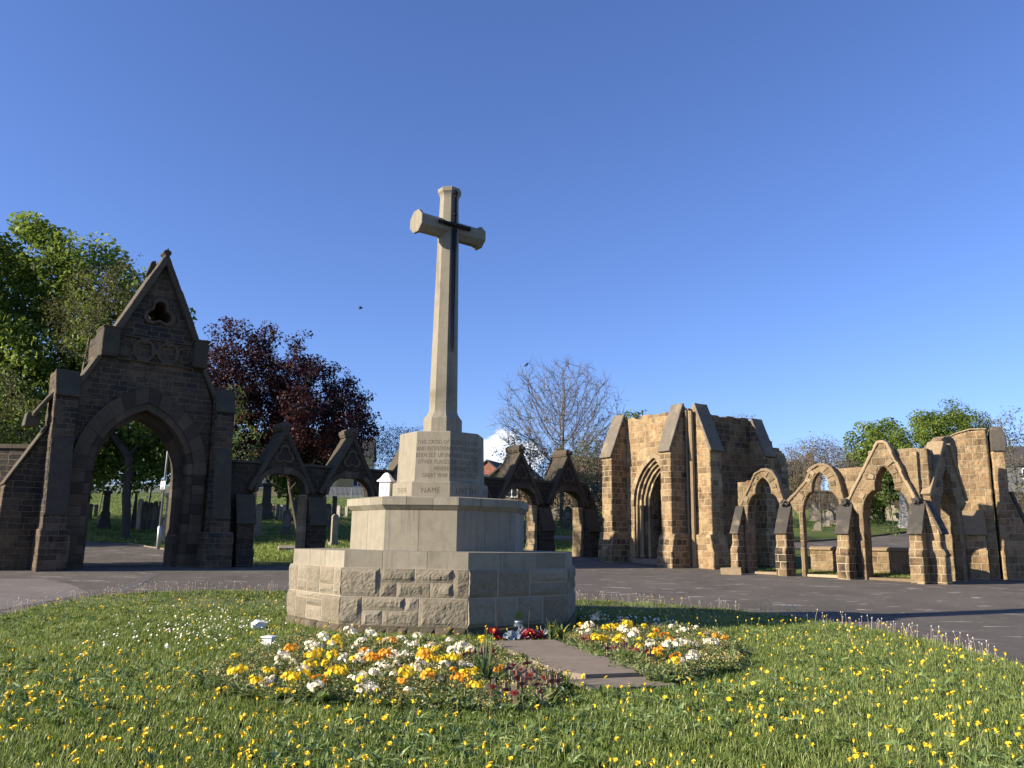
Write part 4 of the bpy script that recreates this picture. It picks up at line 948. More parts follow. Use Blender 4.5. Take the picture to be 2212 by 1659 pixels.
def sticks(P0, P1, R0, R1, k):
    d = P1 - P0; L = np.linalg.norm(d, axis=1)[:, None] + 1e-9; d = d / L
    ref = np.where(np.abs(d[:, 2:3]) > .9, np.array([[1., 0, 0]]), np.array([[0, 0, 1.]])); u = np.cross(d, ref); u /= np.linalg.norm(u, axis=1)[:, None]; v = np.cross(d, u)
    a = np.arange(k) * 2 * np.pi / k; ring = u[:, None, :] * np.cos(a)[None, :, None] + v[:, None, :] * np.sin(a)[None, :, None]
    B = P0[:, None, :] + ring * R0[:, None, None]; T = P1[:, None, :] + ring * R1[:, None, None]
    V = np.concatenate([B, T], 1).reshape(-1, 3); m = len(P0); o = (np.arange(m) * 2 * k)[:, None]
    j = np.arange(k); F = np.stack([o + j, o + (j + 1) % k, o + k + (j + 1) % k, o + k + j], -1).reshape(-1, 4)
    return V, F
def np_mesh(name, V, F, tone, mat, parent, smooth=False):
    """V (n,3) world, F (m,4)"""
    og = np.array(ORG[parent.name]); me = bpy.data.meshes.new(name); V = V - og; m, k = F.shape
    me.vertices.add(len(V)); me.vertices.foreach_set('co', V.astype(np.float32).ravel())
    me.loops.add(m * k); me.loops.foreach_set('vertex_index', F.astype(np.int32).ravel())
    me.polygons.add(m); me.polygons.foreach_set('loop_start', np.arange(0, m * k, k, dtype=np.int32)); me.polygons.foreach_set('loop_total', np.full(m, k, np.int32))
    a = me.attributes.new('tone', 'FLOAT', 'FACE'); a.data.foreach_set('value', np.asarray(tone, np.float32))
    me.update(calc_edges=True); me.validate()
    if smooth: me.polygons.foreach_set('use_smooth', [True] * len(me.polygons))
    return link_mesh(name, me, mat, parent)
def leaves(rng, C, size, out=None, droop=0.0, asp=.6, jitter=.35, spread=0.0):
    """rhombic leaves at points C, slightly folded"""
    n = len(C); C = C + rng.normal(size=(n, 3)) * spread
    nv = rng.normal(size=(n, 3)); 
    if out is not None: nv = nv * .8 + out * .9
    nv[:, 2] += .35; nv /= np.linalg.norm(nv, axis=1)[:, None]
    t = rng.normal(size=(n, 3)); t[:, 2] -= droop; t -= nv * (t * nv).sum(1)[:, None]; t /= np.linalg.norm(t, axis=1)[:, None] + 1e-9; b = np.cross(nv, t)
    s = (size * (1 + jitter * rng.normal(size=n)).clip(.5, 1.6))[:, None]
    V = np.stack([C - t * s * .5, C + b * s * .5 * asp + nv * s * .08, C + t * s * .5 - nv * s * .1, C - b * s * .5 * asp + nv * s * .08], 1).reshape(-1, 3)
    return V, np.arange(n * 4).reshape(-1, 4)
def tree(name, label, base, trunk_top, ells, leaf=None, n_attr=500, step=.6, trunk_r=.3, tip=.012, twigs=0, twig_len=.5, per=30, lsize=.2, lspread=.35, seed=1, bark=None, group=None, weep=0, shell=.5, up=.12, cat='tree', droop=.3, clump=1.0, asp=.6, reach=5.0, kill=1.6, patchy=.3):
    rng = np.random.default_rng(seed); base = np.array(base, float)
    root = empty(name, tuple(base)); tag(root, label, cat, group)
    N, par = skeleton(rng, base, ells, n_attr, step, trunk_top, shell=shell, up=up, reach=reach, kill=kill)
    r, kids = radii(N, par, tip, trunk_r)
    ctr = np.mean([e[0] for e in ells], 0)
    i = np.arange(1, len(N)); P0, P1 = N[par[i]], N[i]; thick = r[i] > tip * 4
    V, F = sticks(P0[thick], P1[thick], r[par[i]][thick] * np.where(r[par[i]][thick] > 2.2 * r[i][thick], .6, 1), r[i][thick], 7); VS, FS, TT = [V], [F], [rng.random(len(F)) * .5]
    nb = len(V); V, F = sticks(P0[~thick], P1[~thick], np.minimum(r[par[i]][~thick], r[i][~thick] * 1.4), r[i][~thick], 3); VS.append(V); FS.append(F + nb); TT.append(.3 + rng.random(len(F)) * .7); nb += len(V)
    tips = np.where((kids == 0) | (r < tip * 3))[0]
    tipdir = N[tips] - N[par[tips]]; tipdir /= np.linalg.norm(tipdir, axis=1)[:, None] + 1e-9
    ends = N[tips]
    if twigs:
        q = np.repeat(np.arange(len(tips)), twigs); d = tipdir[q] + rng.normal(size=(len(q), 3)) * .55; d[:, 2] += .15 if not weep else -.2; d /= np.linalg.norm(d, axis=1)[:, None]
        L = twig_len * rng.uniform(.5, 1.3, len(q)); p0 = N[tips][q]; p1 = p0 + d * L[:, None]
        V, F = sticks(p0, p1, np.full(len(q), tip * .8), np.full(len(q), tip * .35), 3); VS.append(V); FS.append(F + nb); TT.append(.4 + .6 * rng.random(len(F))); nb += len(V); ends = np.concatenate([ends, p1])
        if weep:
            k = 4; pp = p1; dd = d
            for s in range(k):
                dd = dd + np.array([0, 0, -.9]) + rng.normal(size=dd.shape) * .08; dd /= np.linalg.norm(dd, axis=1)[:, None]; q2 = pp + dd * weep / k * rng.uniform(.7, 1.2, len(pp))[:, None]
                V, F = sticks(pp, q2, np.full(len(pp), tip * .6), np.full(len(pp), tip * .45), 3); VS.append(V); FS.append(F + nb); TT.append(.4 + .6 * rng.random(len(F))); nb += len(V); pp = q2; ends = np.concatenate([ends, pp])
    o = np_mesh('trunk', np.concatenate(VS), np.concatenate(FS), np.concatenate(TT), bark or M_BARK, root, smooth=True)
    if leaf is not None:
        dens_ = np.array([noise.noise(Vector(e * (.55 / max(.5, lspread * 2)))) for e in ends]); keep = dens_ > -patchy; E = ends[keep]; dn = dens_[keep]
        q = np.repeat(np.arange(len(E)), per); gq = rng.normal(size=(len(q), 3)); gl = np.linalg.norm(gq, axis=1)[:, None]; gq *= np.minimum(1, 1.5 / gl); C = E[q] + gq * lspread * np.array([1, 1, .7])
        out = C - ctr; out /= np.linalg.norm(out, axis=1)[:, None] + 1e-9
        V, F = leaves(rng, C, lsize, out, droop, asp)
        tone = np.clip(.5 + .5 * dn[q] + rng.normal(size=len(q)) * .18, 0, 1)
        np_mesh('crown', V, F, tone, leaf, root)
    return root
def gz(x, y): return tz(x, y) - .1
def P(px, py, d): v = at(px, py, d); return np.array([v.x, v.y, v.z])
def build_trees():
    # great horse chestnut
    b = (-22.9, 50, gz(-22.9, 50)); e = lambda px, py, d, r, k=1.0, ry=None: (tuple(P(px, py, d)), (r, ry or r, r * k))
    tree('horse_chestnut_tree', 'huge spreading horse chestnut in full green leaf behind the gateway', b, (-23.2, 50, b[2] + 5),
         [e(25, 600, 50, 4.6, .95), e(-110, 640, 50, 4.8), e(165, 590, 49, 3.2), e(255, 660, 49, 2.9), e(345, 715, 49.5, 2.5, 1.1), e(345, 690, 48.5, 1.5), e(335, 900, 53, 2.4, .9), e(355, 1010, 54, 1.8, .6), e(60, 800, 50, 4.6), e(190, 800, 50, 3.6), e(-90, 850, 51, 4.5), e(300, 860, 50, 2.7), e(255, 975, 52, 3.2, .7), e(330, 960, 53, 2.6, .7), e(190, 960, 52, 2.6, .7), e(90, 930, 48, 3.2, .7), e(390, 790, 51, 2.0)],
         M_CHESTNUT, 1500, .8, .8, .03, per=150, lsize=.30, lspread=.75, seed=3, shell=.42, asp=.55, droop=.9, patchy=.75)
    # copper beech
    b = (-11.4, 46, gz(-11.4, 46))
    tree('copper_beech_tree', 'broad copper beech with dark purple leaves above the arcade wall', b, (-12.2, 46, b[2] + 3.2),
         [((-14.6, 46, 10.2), (3.4, 3.6, 3.8)), ((-11.6, 46, 8.0), (4.0, 4, 3.5)), ((-16.8, 46.5, 8.4), (2.6, 3, 3.6)), ((-9.4, 45.6, 7.0), (2.3, 2.6, 1.7))], M_BEECH, 1000, .5, .6, .014, twigs=2, twig_len=.55, per=52, lsize=.145, lspread=.32, seed=5, up=.35, shell=.5, patchy=.5)
    # bushy green tree tucked behind the gate's flank
    b = (-13.1, 37.5, gz(-13.1, 37.5))
    tree('elder_tree', 'dark green elder squeezed between the gateway and the copper beech', b, (-13.0, 37.5, b[2] + 3.0), [((-12.6, 37.5, 6.0), (1.2, 1.2, 2.2)), ((-12.8, 37.6, 7.2), (.8, .8, 1.7))], M_MIDGREEN, 160, .4, .1, .01, per=26, lsize=.15, lspread=.3, seed=8)
    # twiggy tree leaning over the gable
    b = (-19.0, 35.2, gz(-19, 35.2))
    tree('hawthorn_tree', 'half bare twiggy hawthorn growing against the sloping gable of the gateway', b, (-18.6, 35.2, b[2] + 4.5), [(P(232, 640, 35), (1.7, 1.3, 1.8)), (P(170, 680, 35.5), (1.6, 1.3, 1.4)), (P(200, 740, 35), (1.5, 1.2, 1.3)), ((-20.5, 31.8, 6.2), (2.4, 1.2, 1.9))], M_OLIVE, 420, .4, .12, .009, twigs=3, twig_len=.5, per=12, lsize=.11, lspread=.28, seed=9, bark=M_TWIG)
    # bare ash
    b = P(1212, 1085, 62); b[2] = gz(b[0], 62); c = P(1211, 893, 62)
    tree('bare_ash_tree', 'large leafless ash with a rounded crown of fine bare twigs', b, (b[0] + .1, 62, 7.6), [((c[0], 62, c[2]), (4.9, 4.6, 4.4)), ((c[0] + .1, 62, c[2] - 1.2), (5.5, 4.6, 2.7))], None, 2600, .38, .55, .0145, twigs=4, twig_len=.75, seed=12, bark=M_TWIG, up=.25, shell=.6)
    # scrub round the ash
    for k, (px, py, d, rx, rz, m, lab, sd) in enumerate([(1122, 985, 56, 1.6, 1.8, M_OLIVE, 'leafy yellow-green thorn bush beside the bare ash', 21), (1172, 1000, 55, 1.7, 1.5, M_GREYLEAF, 'tangled grey-green scrub bush under the bare ash trunk', 22),
                                                         (1238, 1000, 56, 1.8, 1.7, M_OLIVE, 'twiggy olive scrub bush growing next to the chapel end of the arcade', 23), (1285, 1010, 52, 1.4, 2.6, M_GREYLEAF, 'drooping grey-green willow bush against the chapel buttress', 24)]):
        c = P(px, py, d); z0 = gz(c[0], d)
        tree('thorn_bush', lab, (c[0], d, z0), (c[0], d, z0 + .8), [((c[0], d, c[2]), (rx, 1.5, rz)), ((c[0], d, (c[2] + z0) / 2), (rx * .9, 1.2, (c[2] - z0) / 2))], m, 330, .34, .1, .011, twigs=4, twig_len=.5, per=4, lsize=.13, lspread=.22, seed=sd, bark=M_TWIG, cat='bush', weep=.9 if sd == 24 else 0)
    # weeping birch behind the wall, beside the memorial
    c = P(868, 955, 60); z0 = gz(c[0], 60)
    tree('weeping_birch_tree', 'grey weeping birch with hanging twigs above the arcade wall', (c[0], 60, z0), (c[0] + .2, 60, z0 + 3.4), [((c[0], 60, c[2]), (2.0, 1.8, 1.4)), ((c[0] + .5, 60, c[2] - 1.2), (1.7, 1.6, 1.2))], M_GREYLEAF, 260, .4, .16, .013, twigs=4, twig_len=.5, weep=1.6, per=2, lsize=.13, lspread=.2, seed=31, bark=M_TWIG)
    c = P(826, 995, 50); z0 = gz(c[0], 50)
    tree('holly_bush', 'dark green holly bush peeping over the arcade wall', (c[0], 50, z0), (c[0], 50, z0 + 1), [((c[0], 50, 4.8), (1.2, 1.2, 1.5)), ((c[0], 50, 2.8), (1.3, 1.2, 1.4))], M_MIDGREEN, 150, .4, .1, .012, per=12, lsize=.13, lspread=.3, seed=32, cat='bush')
    # behind the chapel and the ruined arcade
    c = P(1376, 900, 66); tree('sycamore_tree', 'small bright green sycamore top showing over the chapel wall', (c[0], 66, gz(c[0], 66)), (c[0], 66, 7), [((c[0], 66, c[2] - .2), (1.6, 1.4, 1.0))], M_BRIGHT, 110, .4, .14, .012, per=22, lsize=.2, lspread=.3, seed=41)
    c = P(1606, 912, 52); tree('wall_shrub', 'thin reddish shrub sprouting above the chapel side wall', (c[0], 52, gz(c[0], 52)), (c[0], 52, 7.2), [((c[0], 52, c[2]), (.9, .6, .5))], M_BROWNLEAF, 60, .22, .04, .008, twigs=4, twig_len=.3, per=3, lsize=.08, lspread=.15, seed=42, bark=M_TWIG, cat='bush')
    c = P(1765, 975, 64); z0 = gz(c[0], 64); tree('willow_tree', 'brown weeping willow with bare hanging twigs behind the little arcade', (c[0], 64, z0), (c[0], 64, z0 + 3), [((c[0], 64, c[2]), (2.5, 2, 1.1)), ((c[0] + 1, 63, c[2] - 1.2), (2.0, 1.5, .9))], M_BROWNLEAF, 300, .4, .18, .013, twigs=5, twig_len=.5, weep=2.8, per=2, lsize=.12, lspread=.2, seed=43, bark=M_TWIG)
    c = P(1722, 1010, 66); tree('yew_bush', 'yellow-green bush at the broken end of the chapel wall', (c[0], 66, gz(c[0], 66)), (c[0], 66, gz(c[0], 66) + 1), [((c[0], 66, c[2] - .6), (1.3, 1.2, 1.6))], M_OLIVE, 150, .35, .1, .012, twigs=2, per=12, lsize=.15, lspread=.28, seed=44, cat='bush')
    c = P(1900, 975, 68); z0 = gz(c[0], 68); tree('lime_tree', 'bright yellow-green lime tree in full leaf behind the ruined arcade', (c[0], 68, z0), (c[0], 68, z0 + 3), [((c[0] - .2, 68, c[2] - .4), (3.0, 2.4, 3.0)), ((c[0] + 1.8, 68, c[2] - 1.6), (2.8, 2.2, 2.8)), ((c[0] - .9, 68, c[2] - 3), (2.2, 1.8, 2.4))], M_BRIGHT, 640, .55, .25, .018, per=170, lsize=.2, lspread=.48, seed=45, shell=.45, patchy=.6)
    c = P(2050, 935, 64); z0 = gz(c[0], 64); tree('field_maple_tree', 'upright mid green maple with feathery top behind the tall ruined wall', (c[0], 64, z0), (c[0], 64, z0 + 3), [((c[0] + .8, 64, c[2] - .4), (2.9, 2.2, 2.4)), ((c[0] - 1.5, 64, c[2] - 1.0), (2.8, 2, 2.6)), ((c[0], 64, c[2] - 4), (3.6, 2, 2.8))], M_BRIGHT, 820, .48, .22, .014, twigs=2, twig_len=.6, per=75, lsize=.15, lspread=.38, seed=46, up=.5, patchy=.8)
    c = P(2185, 935, 56); z0 = gz(c[0], 56); tree('poplar_tree', 'sparse grey budding poplar above the thick end buttress', (c[0], 56, z0), (c[0], 56, z0 + 3), [((c[0] - .2, 56, c[2] - .2), (2.1, 1.8, 1.7)), ((c[0], 56, c[2] - 3), (2.3, 1.8, 2.6))], M_GREYLEAF, 520, .36, .18, .012, twigs=4, twig_len=.45, per=3, lsize=.13, lspread=.22, seed=47, bark=M_TWIG)
    c = P(1925, 1060, 58); z0 = gz(c[0], 58); tree('laurel_bush', 'glossy dark green laurel standing behind the widest cusped arch', (c[0], 58, z0), (c[0], 58, z0 + .8), [((c[0], 58, c[2] + .9), (1.0, .9, 1.6)), ((c[0] - .5, 58, c[2] - .3), (1.1, .9, 1.2))], M_MIDGREEN, 160, .35, .09, .012, per=22, lsize=.17, lspread=.28, seed=48, cat='bush')
    # trees seen through the gateway
    for px, d, h, rr_, m, lab, sd in ((318, 66, 9, 2.3, M_BRIGHT, 'slim tree with sunlit lower leaves seen through the gateway', 61), (345, 72, 9, 2.4, M_MIDGREEN, 'slim dark stemmed tree behind the lamp post in the gateway', 62), (215, 70, 8, 2.5, M_CHESTNUT, 'dark leafy tree just inside the gateway arch beyond the graves', 63)):
        q = ghit(px, 1120); x = at(px, 1100, d).x; z0 = gz(x, d)
        tree('avenue_tree', lab, (x, d, z0), (x + .2, d, z0 + 2.6), [((x, d, z0 + h * .62), (rr_, rr_, h * .36))], m, 180, .5, .22, .02, per=26, lsize=.26, lspread=.4, seed=sd, group='trees beyond the gateway')
    z0 = gz(-19.3, 31.5); tree('elder_bush', 'dense dark elder bush showing over the boundary wall beside the gateway', (-19.3, 31.5, z0), (-19.3, 31.5, z0 + 1.6), [((-19.4, 31.5, 4.7), (2.1, 1.1, 2.3)), ((-21.5, 31.6, 4.4), (1.8, 1.0, 2.0))], M_MIDGREEN, 240, .4, .12, .012, per=40, lsize=.14, lspread=.32, seed=78, cat='bush', patchy=.8)
    # gloomy trees closing the view around the gate, plus unseen ones added for shade
    for x, d, h, rr_, lab, sd in ((-47, 52, 13, 4.5, 'dense dark tree beyond the plain boundary wall', 71), (-15.5, 58, 8, 3, 'shadowy tree deep behind the copper beech', 72), (-31, 60, 10, 4, 'shadowy tree behind the huge horse chestnut', 73), (-39, 43, 12, 4.6, 'unseen round tree added behind the plain boundary wall to shade the ground', 74), (-36, 49, 10.5, 3.6, 'unseen low tree added beside the horse chestnut to shade the ground', 75), (-51, 44, 18.5, 6.5, 'great unseen tree added on the sunny side to shade the horse chestnut', 76), (-62, 52, 17, 6.5, 'great unseen tree added far beyond the boundary wall for its shade', 77)):
        z0 = gz(x, d); tree('shade_tree', lab, (x, d, z0), (x, d, z0 + 3), [((x, d, z0 + h * .6), (rr_, rr_, h * .4))], M_CHESTNUT, 260, .7, .3, .03, per=60, lsize=.34, lspread=.6, seed=sd)
build_trees()
# ------------------------------------------------------------------ gravestones
def stone_shape(kind, w_, h):
    hw = w_ / 2
    if kind == 'round': return [(-hw, -.3)] + [(hw * -math.cos(a), h - hw + hw * math.sin(a)) for a in np.linspace(0, math.pi, 11)] + [(hw, -.3)]
    if kind == 'gothic': return [(-hw, -.3)] + arch(0, hw, h - hw * 1.35, h, 6) + [(hw, -.3)]
    if kind == 'flat': return [(-hw, -.3), (-hw, h), (hw, h), (hw, -.3)]
    if kind == 'gable': return [(-hw, -.3), (-hw, h - hw * .95), (-hw * 1.12, h - hw * .95), (0, h), (hw * 1.12, h - hw * .95), (hw, h - hw * .95), (hw, -.3)]
    if kind == 'shoulder': return [(-hw, -.3), (-hw, h * .82), (-hw * .78, h * .82)] + [(hw * .78 * -math.cos(a), h - hw * .6 + hw * .6 * math.sin(a)) for a in np.linspace(.25, math.pi - .25, 8)] + [(hw * .78, h * .82), (hw, h * .82), (hw, -.3)]
def headstone(name, label, q, kind, w_, h, tone, az=10, lean=0.0, t=.13, group=None, base=True):
    z = tz(q[0], q[1]); f = Fr((q[0], q[1]), az); root = empty(name, (q[0], q[1], z)); tag(root, label, 'gravestone', group); hb = h * .12 if base else 0
    lf = lambda s: lean
    if kind in ('round', 'gothic', 'flat', 'gable', 'shoulder'):
        mb = MB(); sh = [(a, b + (hb if b > 0 else 0)) for a, b in stone_shape(kind, w_, h - hb)]; slab(mb, f, [(a + b * lean, z + b) for a, b in sh], -t / 2, t / 2, tone=tone)
        mb.build('stone', M_GRAVE, root)
        if base: mb = MB(); bx(mb, f, -w_ * .68, w_ * .68, -t * 1.2, t * 1.2, z - .2, z + hb, tone * .9); mb.build('base', M_GRAVE, root)
        if h > 1.0 and kind != 'flat':
            mb = MB(); slab(mb, f, [(x * .74 + b * lean, z + hb + (b * .78 if b > 0 else .22 * h)) for x, b in stone_shape(kind, w_, h - hb) for b in [b]], t / 2, t / 2 + .012, tone=min(1, tone + .15)); mb.build('panel', M_GRAVE, root)
    elif kind in ('cross', 'wheel'):
        mb = MB(); a = w_ / 2; s = .12 * w_ / .6; hz = h * .70
        slab(mb, f, [(x + b * lean, z + b) for x, b in [(-s * 1.3, h * .3), (-s, hz - s), (-a, hz - s), (-a, hz + s), (-s, hz + s), (-s, h), (s, h), (s, hz + s), (a, hz + s), (a, hz - s), (s, hz - s), (s * 1.3, h * .3)]], -.07, .07, tone=tone)
        if kind == 'wheel': slab(mb, f, [(x, z + b) for x, b in circle(0, hz, a * .82, 18)], -.05, .05, holes=[[(x, z + b) for x, b in reversed(circle(0, hz, a * .58, 18))]], tone=tone)
        mb.build('cross', M_GRAVE, root)
        mb = MB(); bx(mb, f, -w_ * .32, w_ * .32, -.16, .16, z + h * .14, z + h * .302, tone); bx(mb, f, -w_ * .55, w_ * .55, -.26, .26, z - .2, z + h * .142, tone * .9); mb.build('base', M_GRAVE, root)
    elif kind in ('obelisk', 'pedestal'):
        r_ = w_ / 2; sq = lambda u, b: [f.w(-u, -u, z + b), f.w(u, -u, z + b), f.w(u, u, z + b), f.w(-u, u, z + b)]
        mb = MB(); mb.rings([sq(r_ * 1.6, -.2), sq(r_ * 1.6, h * .08)], tone); mb.rings([sq(r_ * 1.3, h * .08), sq(r_ * 1.25, h * .2), sq(r_ * 1.05, h * .22), sq(r_, h * .40)], tone); mb.build('base', M_GRAVE, root)
        if kind == 'obelisk': mb = MB(); mb.rings([sq(r_ * .8, h * .40), sq(r_ * .5, h * .93), sq(.01, h)], tone); mb.build('shaft', M_GRAVE, root)
        else:
            mb = MB(); mb.rings([sq(r_ * .78, h * .40), sq(r_ * .7, h * .80), sq(r_ * 1.05, h * .84), sq(r_ * 1.05, h * .88), sq(r_ * .6, h * .90)], tone); mb.build('shaft', M_GRAVE, root)
            mb = MB(); c = f.w(0, 0, z); tube(mb, [c + Vector((0, 0, h * b)) for b in (.90, .92, .95, .98, 1.0)], [r_ * .3, r_ * .2, r_ * .55, r_ * .4, .02], 8, tone); mb.build('urn', M_GRAVE, root)
    elif kind == 'ledger':
        mb = MB(); prof(mb, f, [(-.35, z - .1), (-.35, z + h * .55), (0, z + h), (.35, z + h * .55), (.35, z - .1)], -w_ / 2, w_ / 2, tone); mb.build('slab', M_GRAVE, root)
    return root
def build_graves():
    rr = random.Random(71)
    A = lambda x, y: ((320 + x * .2411) / 1.8228, (1850 + y * .2411) / 1.8228)      # through the gateway
    B = lambda x, y: ((980 + x * .2290) / 1.8228, (1820 + y * .2290) / 1.8228)      # through the first gabled arches
    C = lambda x, y: ((1900 + x * .3616) / 1.8228, (1650 + y * .3617) / 1.8228)     # through the arches near the chapel
    D = lambda x, y: ((3150 + x * .2713) / 1.8228, (1850 + y * .2713) / 1.8228)     # through the little arcade
    def put(m, x, y, top, kind, wpx, tone, label, name='gravestone', az=None, lean=0, group=None, base=True, sc_=1):
        k = {'A': (A, .2411), 'B': (B, .2290), 'C': (C, .3616), 'D': (D, .2713)}[m]; px, py = k[0](x, y); q = ghit(px, py); d = (q - Vector((0, 0, EYE))).length
        mpp = d / FP * k[1] / 1.8228
        a = {'A': 28, 'B': 22, 'C': -8, 'D': -18}[m] if az is None else az
        return headstone(name, label, (q.x, q.y), kind, max(.2, wpx * mpp * sc_), (y - top) * mpp, tone, a, lean, t=.14, group=group, base=base)
    # --- gateway
    put('A', 930, 985, 525, 'gothic', 85, .75, 'tall narrow sunlit pointed headstone in the middle of the gateway', az=-25, base=False)
    put('A', 845, 970, 425, 'obelisk', 70, .12, 'dark slender obelisk grave beside the sunlit pointed headstone in the gateway', 'obelisk_grave')
    put('A', 370, 960, 350, 'pedestal', 120, .08, 'tall dark grave monument with urn in front of the chestnut trunk', 'grave_monument')
    put('A', 715, 985, 580, 'flat', 70, .2, 'dark square pillar headstone left of the slender obelisk'.replace('left of', 'next to'), lean=.02)
    put('A', 1395, 1180, 380, 'pedestal', 110, .66, 'large sandstone grave pedestal with stepped base beside the lamp post', 'grave_monument', az=-10)
    for i, (x, t_, wp, kd, lab) in enumerate([(1015, 560, 60, 'round', 'dark round topped headstone next to the sunlit pointed one in the gateway'), (1100, 575, 70, 'round', 'dark headstone in the middle of the packed row inside the gateway'), (1180, 560, 85, 'shoulder', 'wide dark shouldered headstone in the packed row inside the gateway'), (1265, 560, 60, 'flat', 'dark square headstone behind the lamp post in the gateway')]):
        put('A', x, 985, t_, kd, wp, .1 + .05 * i, lab)
    put('A', 140, 820, 585, 'round', 45, .15, 'small dark round headstone by the shaded jamb of the gateway'); put('A', 230, 780, 590, 'round', 50, .15, 'small dark headstone behind the leaning stones in the gateway')
    put('A', 275, 850, 735, 'gable', 55, .8, 'pale little peaked stone lying in the shade under the chestnut', lean=.25)
    for i in range(16):
        x = rr.choice([rr.uniform(110, 270), rr.uniform(400, 470), rr.uniform(650, 840), rr.uniform(900, 1280)]); y = rr.choice([455, 470, 580, 600, 620]) + rr.uniform(-8, 8)
        put('A', x, y, y - rr.uniform(26, 46), rr.choice(['round', 'flat', 'gothic']), 20, rr.uniform(.7, 1), 'tiny white gravestone on the far sunny slope seen through the gateway', group='white gravestones on the far slope', base=False)
    # --- first gabled arches
    put('B', 140, 1265, 750, 'round', 110, .45, 'tall narrow grey headstone with hooded round top beside the arcade jamb', az=40)
    put('B', 635, 1255, 830, 'gothic', 135, .14, 'broad dark pointed headstone under the first gable')
    put('B', 1460, 1440, 920, 'round', 120, .5, 'stained grey round topped headstone standing just behind the arcade pier', az=45)
    put('B', 280, 990, 330, 'pedestal', 170, .1, 'dark pedestal monument behind the hooded grey headstone', 'grave_monument')
    put('B', 790, 1000, 625, 'cross', 130, .05, 'dark stone cross on a block base under the first gable', 'cross_grave')
    put('B', 1345, 1130, 730, 'round', 105, .12, 'dark round headstone in the second gabled arch')
    put('B', 1460, 1000, 600, 'flat', 75, .1, 'dark upright slab behind the stained grey headstone')
    put('B', 670, 1530, 1435, 'ledger', 300, .55, 'low kerbed grave block in the long grass by the arcade pier', 'grave_kerb', az=20)
    for x, y, t_, w_, lab in ((410, 975, 725, 45, 'sunlit narrow headstone nearest the shaded monument'), (495, 985, 735, 55, 'sunlit round headstone with a white mark on its top'), (555, 975, 750, 35, 'thin sunlit headstone in the row under the first gable'), (625, 950, 735, 70, 'wide sunlit headstone in the row under the first gable'), (1540, 955, 750, 65, 'sunlit round headstone seen in the second gabled arch'), (1675, 945, 765, 50, 'sunlit headstone close to the edge of the memorial')):
        put('B', x, y, t_, 'round', w_, rr.uniform(.6, .8), lab, az=-20)
    put('B', 855, 870, 560, 'obelisk', 40, .9, 'thin white obelisk grave by the first pier', 'obelisk_grave')
    # --- near the chapel
    put('C', 500, 1310, 1050, 'round', 78, .5, 'round grey headstone showing between the memorial and the arcade jamb')
    put('C', 930, 1170, 950, 'gothic', 95, .2, 'large blackened pointed headstone inside the arch nearest the chapel'); put('C', 960, 1100, 900, 'round', 70, .35, 'tall grey round headstone behind the blackened pointed one')
    put('C', 825, 1090, 970, 'flat', 50, .95, 'white squared headstone in the arch nearest the chapel'); put('C', 785, 1100, 930, 'round', 60, .2, 'dark headstone half hidden by the pier near the chapel')
    put('C', 905, 1195, 1135, 'flat', 90, .1, 'low black block at the foot of the blackened pointed headstone', 'grave_kerb')
    put('C', 890, 1325, 1270, 'ledger', 210, .4, 'coped grey stone ledger lying in the grass near the chapel', 'ledger_grave', az=-8, sc_=1.1)
    put('C', 1230, 1150, 940, 'round', 60, .5, 'round headstone between the arcade end pier and the chapel buttress'); put('C', 1280, 1240, 1060, 'round', 65, .5, 'lower round headstone close against the chapel buttress')
    put('C', 860, 1000, 870, 'pedestal', 60, .6, 'brown sandstone pedestal grave far behind the arch near the chapel', 'grave_monument')
    # --- little arcade
    put('D', 210, 740, 480, 'gable', 125, .35, 'brown gabled headstone with carved panel in the middle cusped arch', az=-25)
    put('D', 430, 795, 600, 'round', 130, .62, 'buff round headstone leaning over in the middle cusped arch', lean=-.12, az=-25)
    put('D', 470, 735, 500, 'flat', 95, .55, 'tall square grey slab behind the leaning buff headstone'); put('D', 300, 720, 530, 'round', 50, .4, 'narrow headstone beside the brown gabled one')
    put('D', 560, 760, 555, 'cross', 90, .75, 'pale stone cross behind the leaning buff headstone', 'cross_grave')
    put('D', 370, 820, 740, 'flat', 120, .5, 'low grey grave block in front of the leaning buff headstone', 'grave_kerb', az=-30); put('D', 245, 880, 760, 'gothic', 90, .3, 'small dark stone toppled on the grass in the middle cusped arch', lean=.2)
    put('D', 1360, 735, 540, 'wheel', 85, .75, 'pale wheel-headed cross grave in the widest cusped arch', 'cross_grave'); put('D', 1405, 730, 590, 'round', 55, .7, 'small pale headstone beside the wheel-headed cross')
    put('D', 1520, 840, 330, 'pedestal', 95, .95, 'tall white marble pedestal grave with urn in the widest cusped arch', 'grave_monument', az=-15)
    put('D', 1255, 730, 560, 'flat', 95, .6, 'grey slanting slab between the tree and the wheel-headed cross', lean=-.08); put('D', 1085, 725, 585, 'flat', 70, .7, 'pale low headstone at the edge of the widest cusped arch'); put('D', 1150, 725, 600, 'round', 60, .5, 'grey low headstone in front of the dark laurel')
    put('D', 1650, 700, 600, 'round', 45, .98, 'small white headstone beside the tall marble pedestal')
    put('D', 1460, 835, 815, 'ledger', 120, .4, 'flat grey ledger stone at the foot of the marble pedestal', 'ledger_grave')
build_graves()
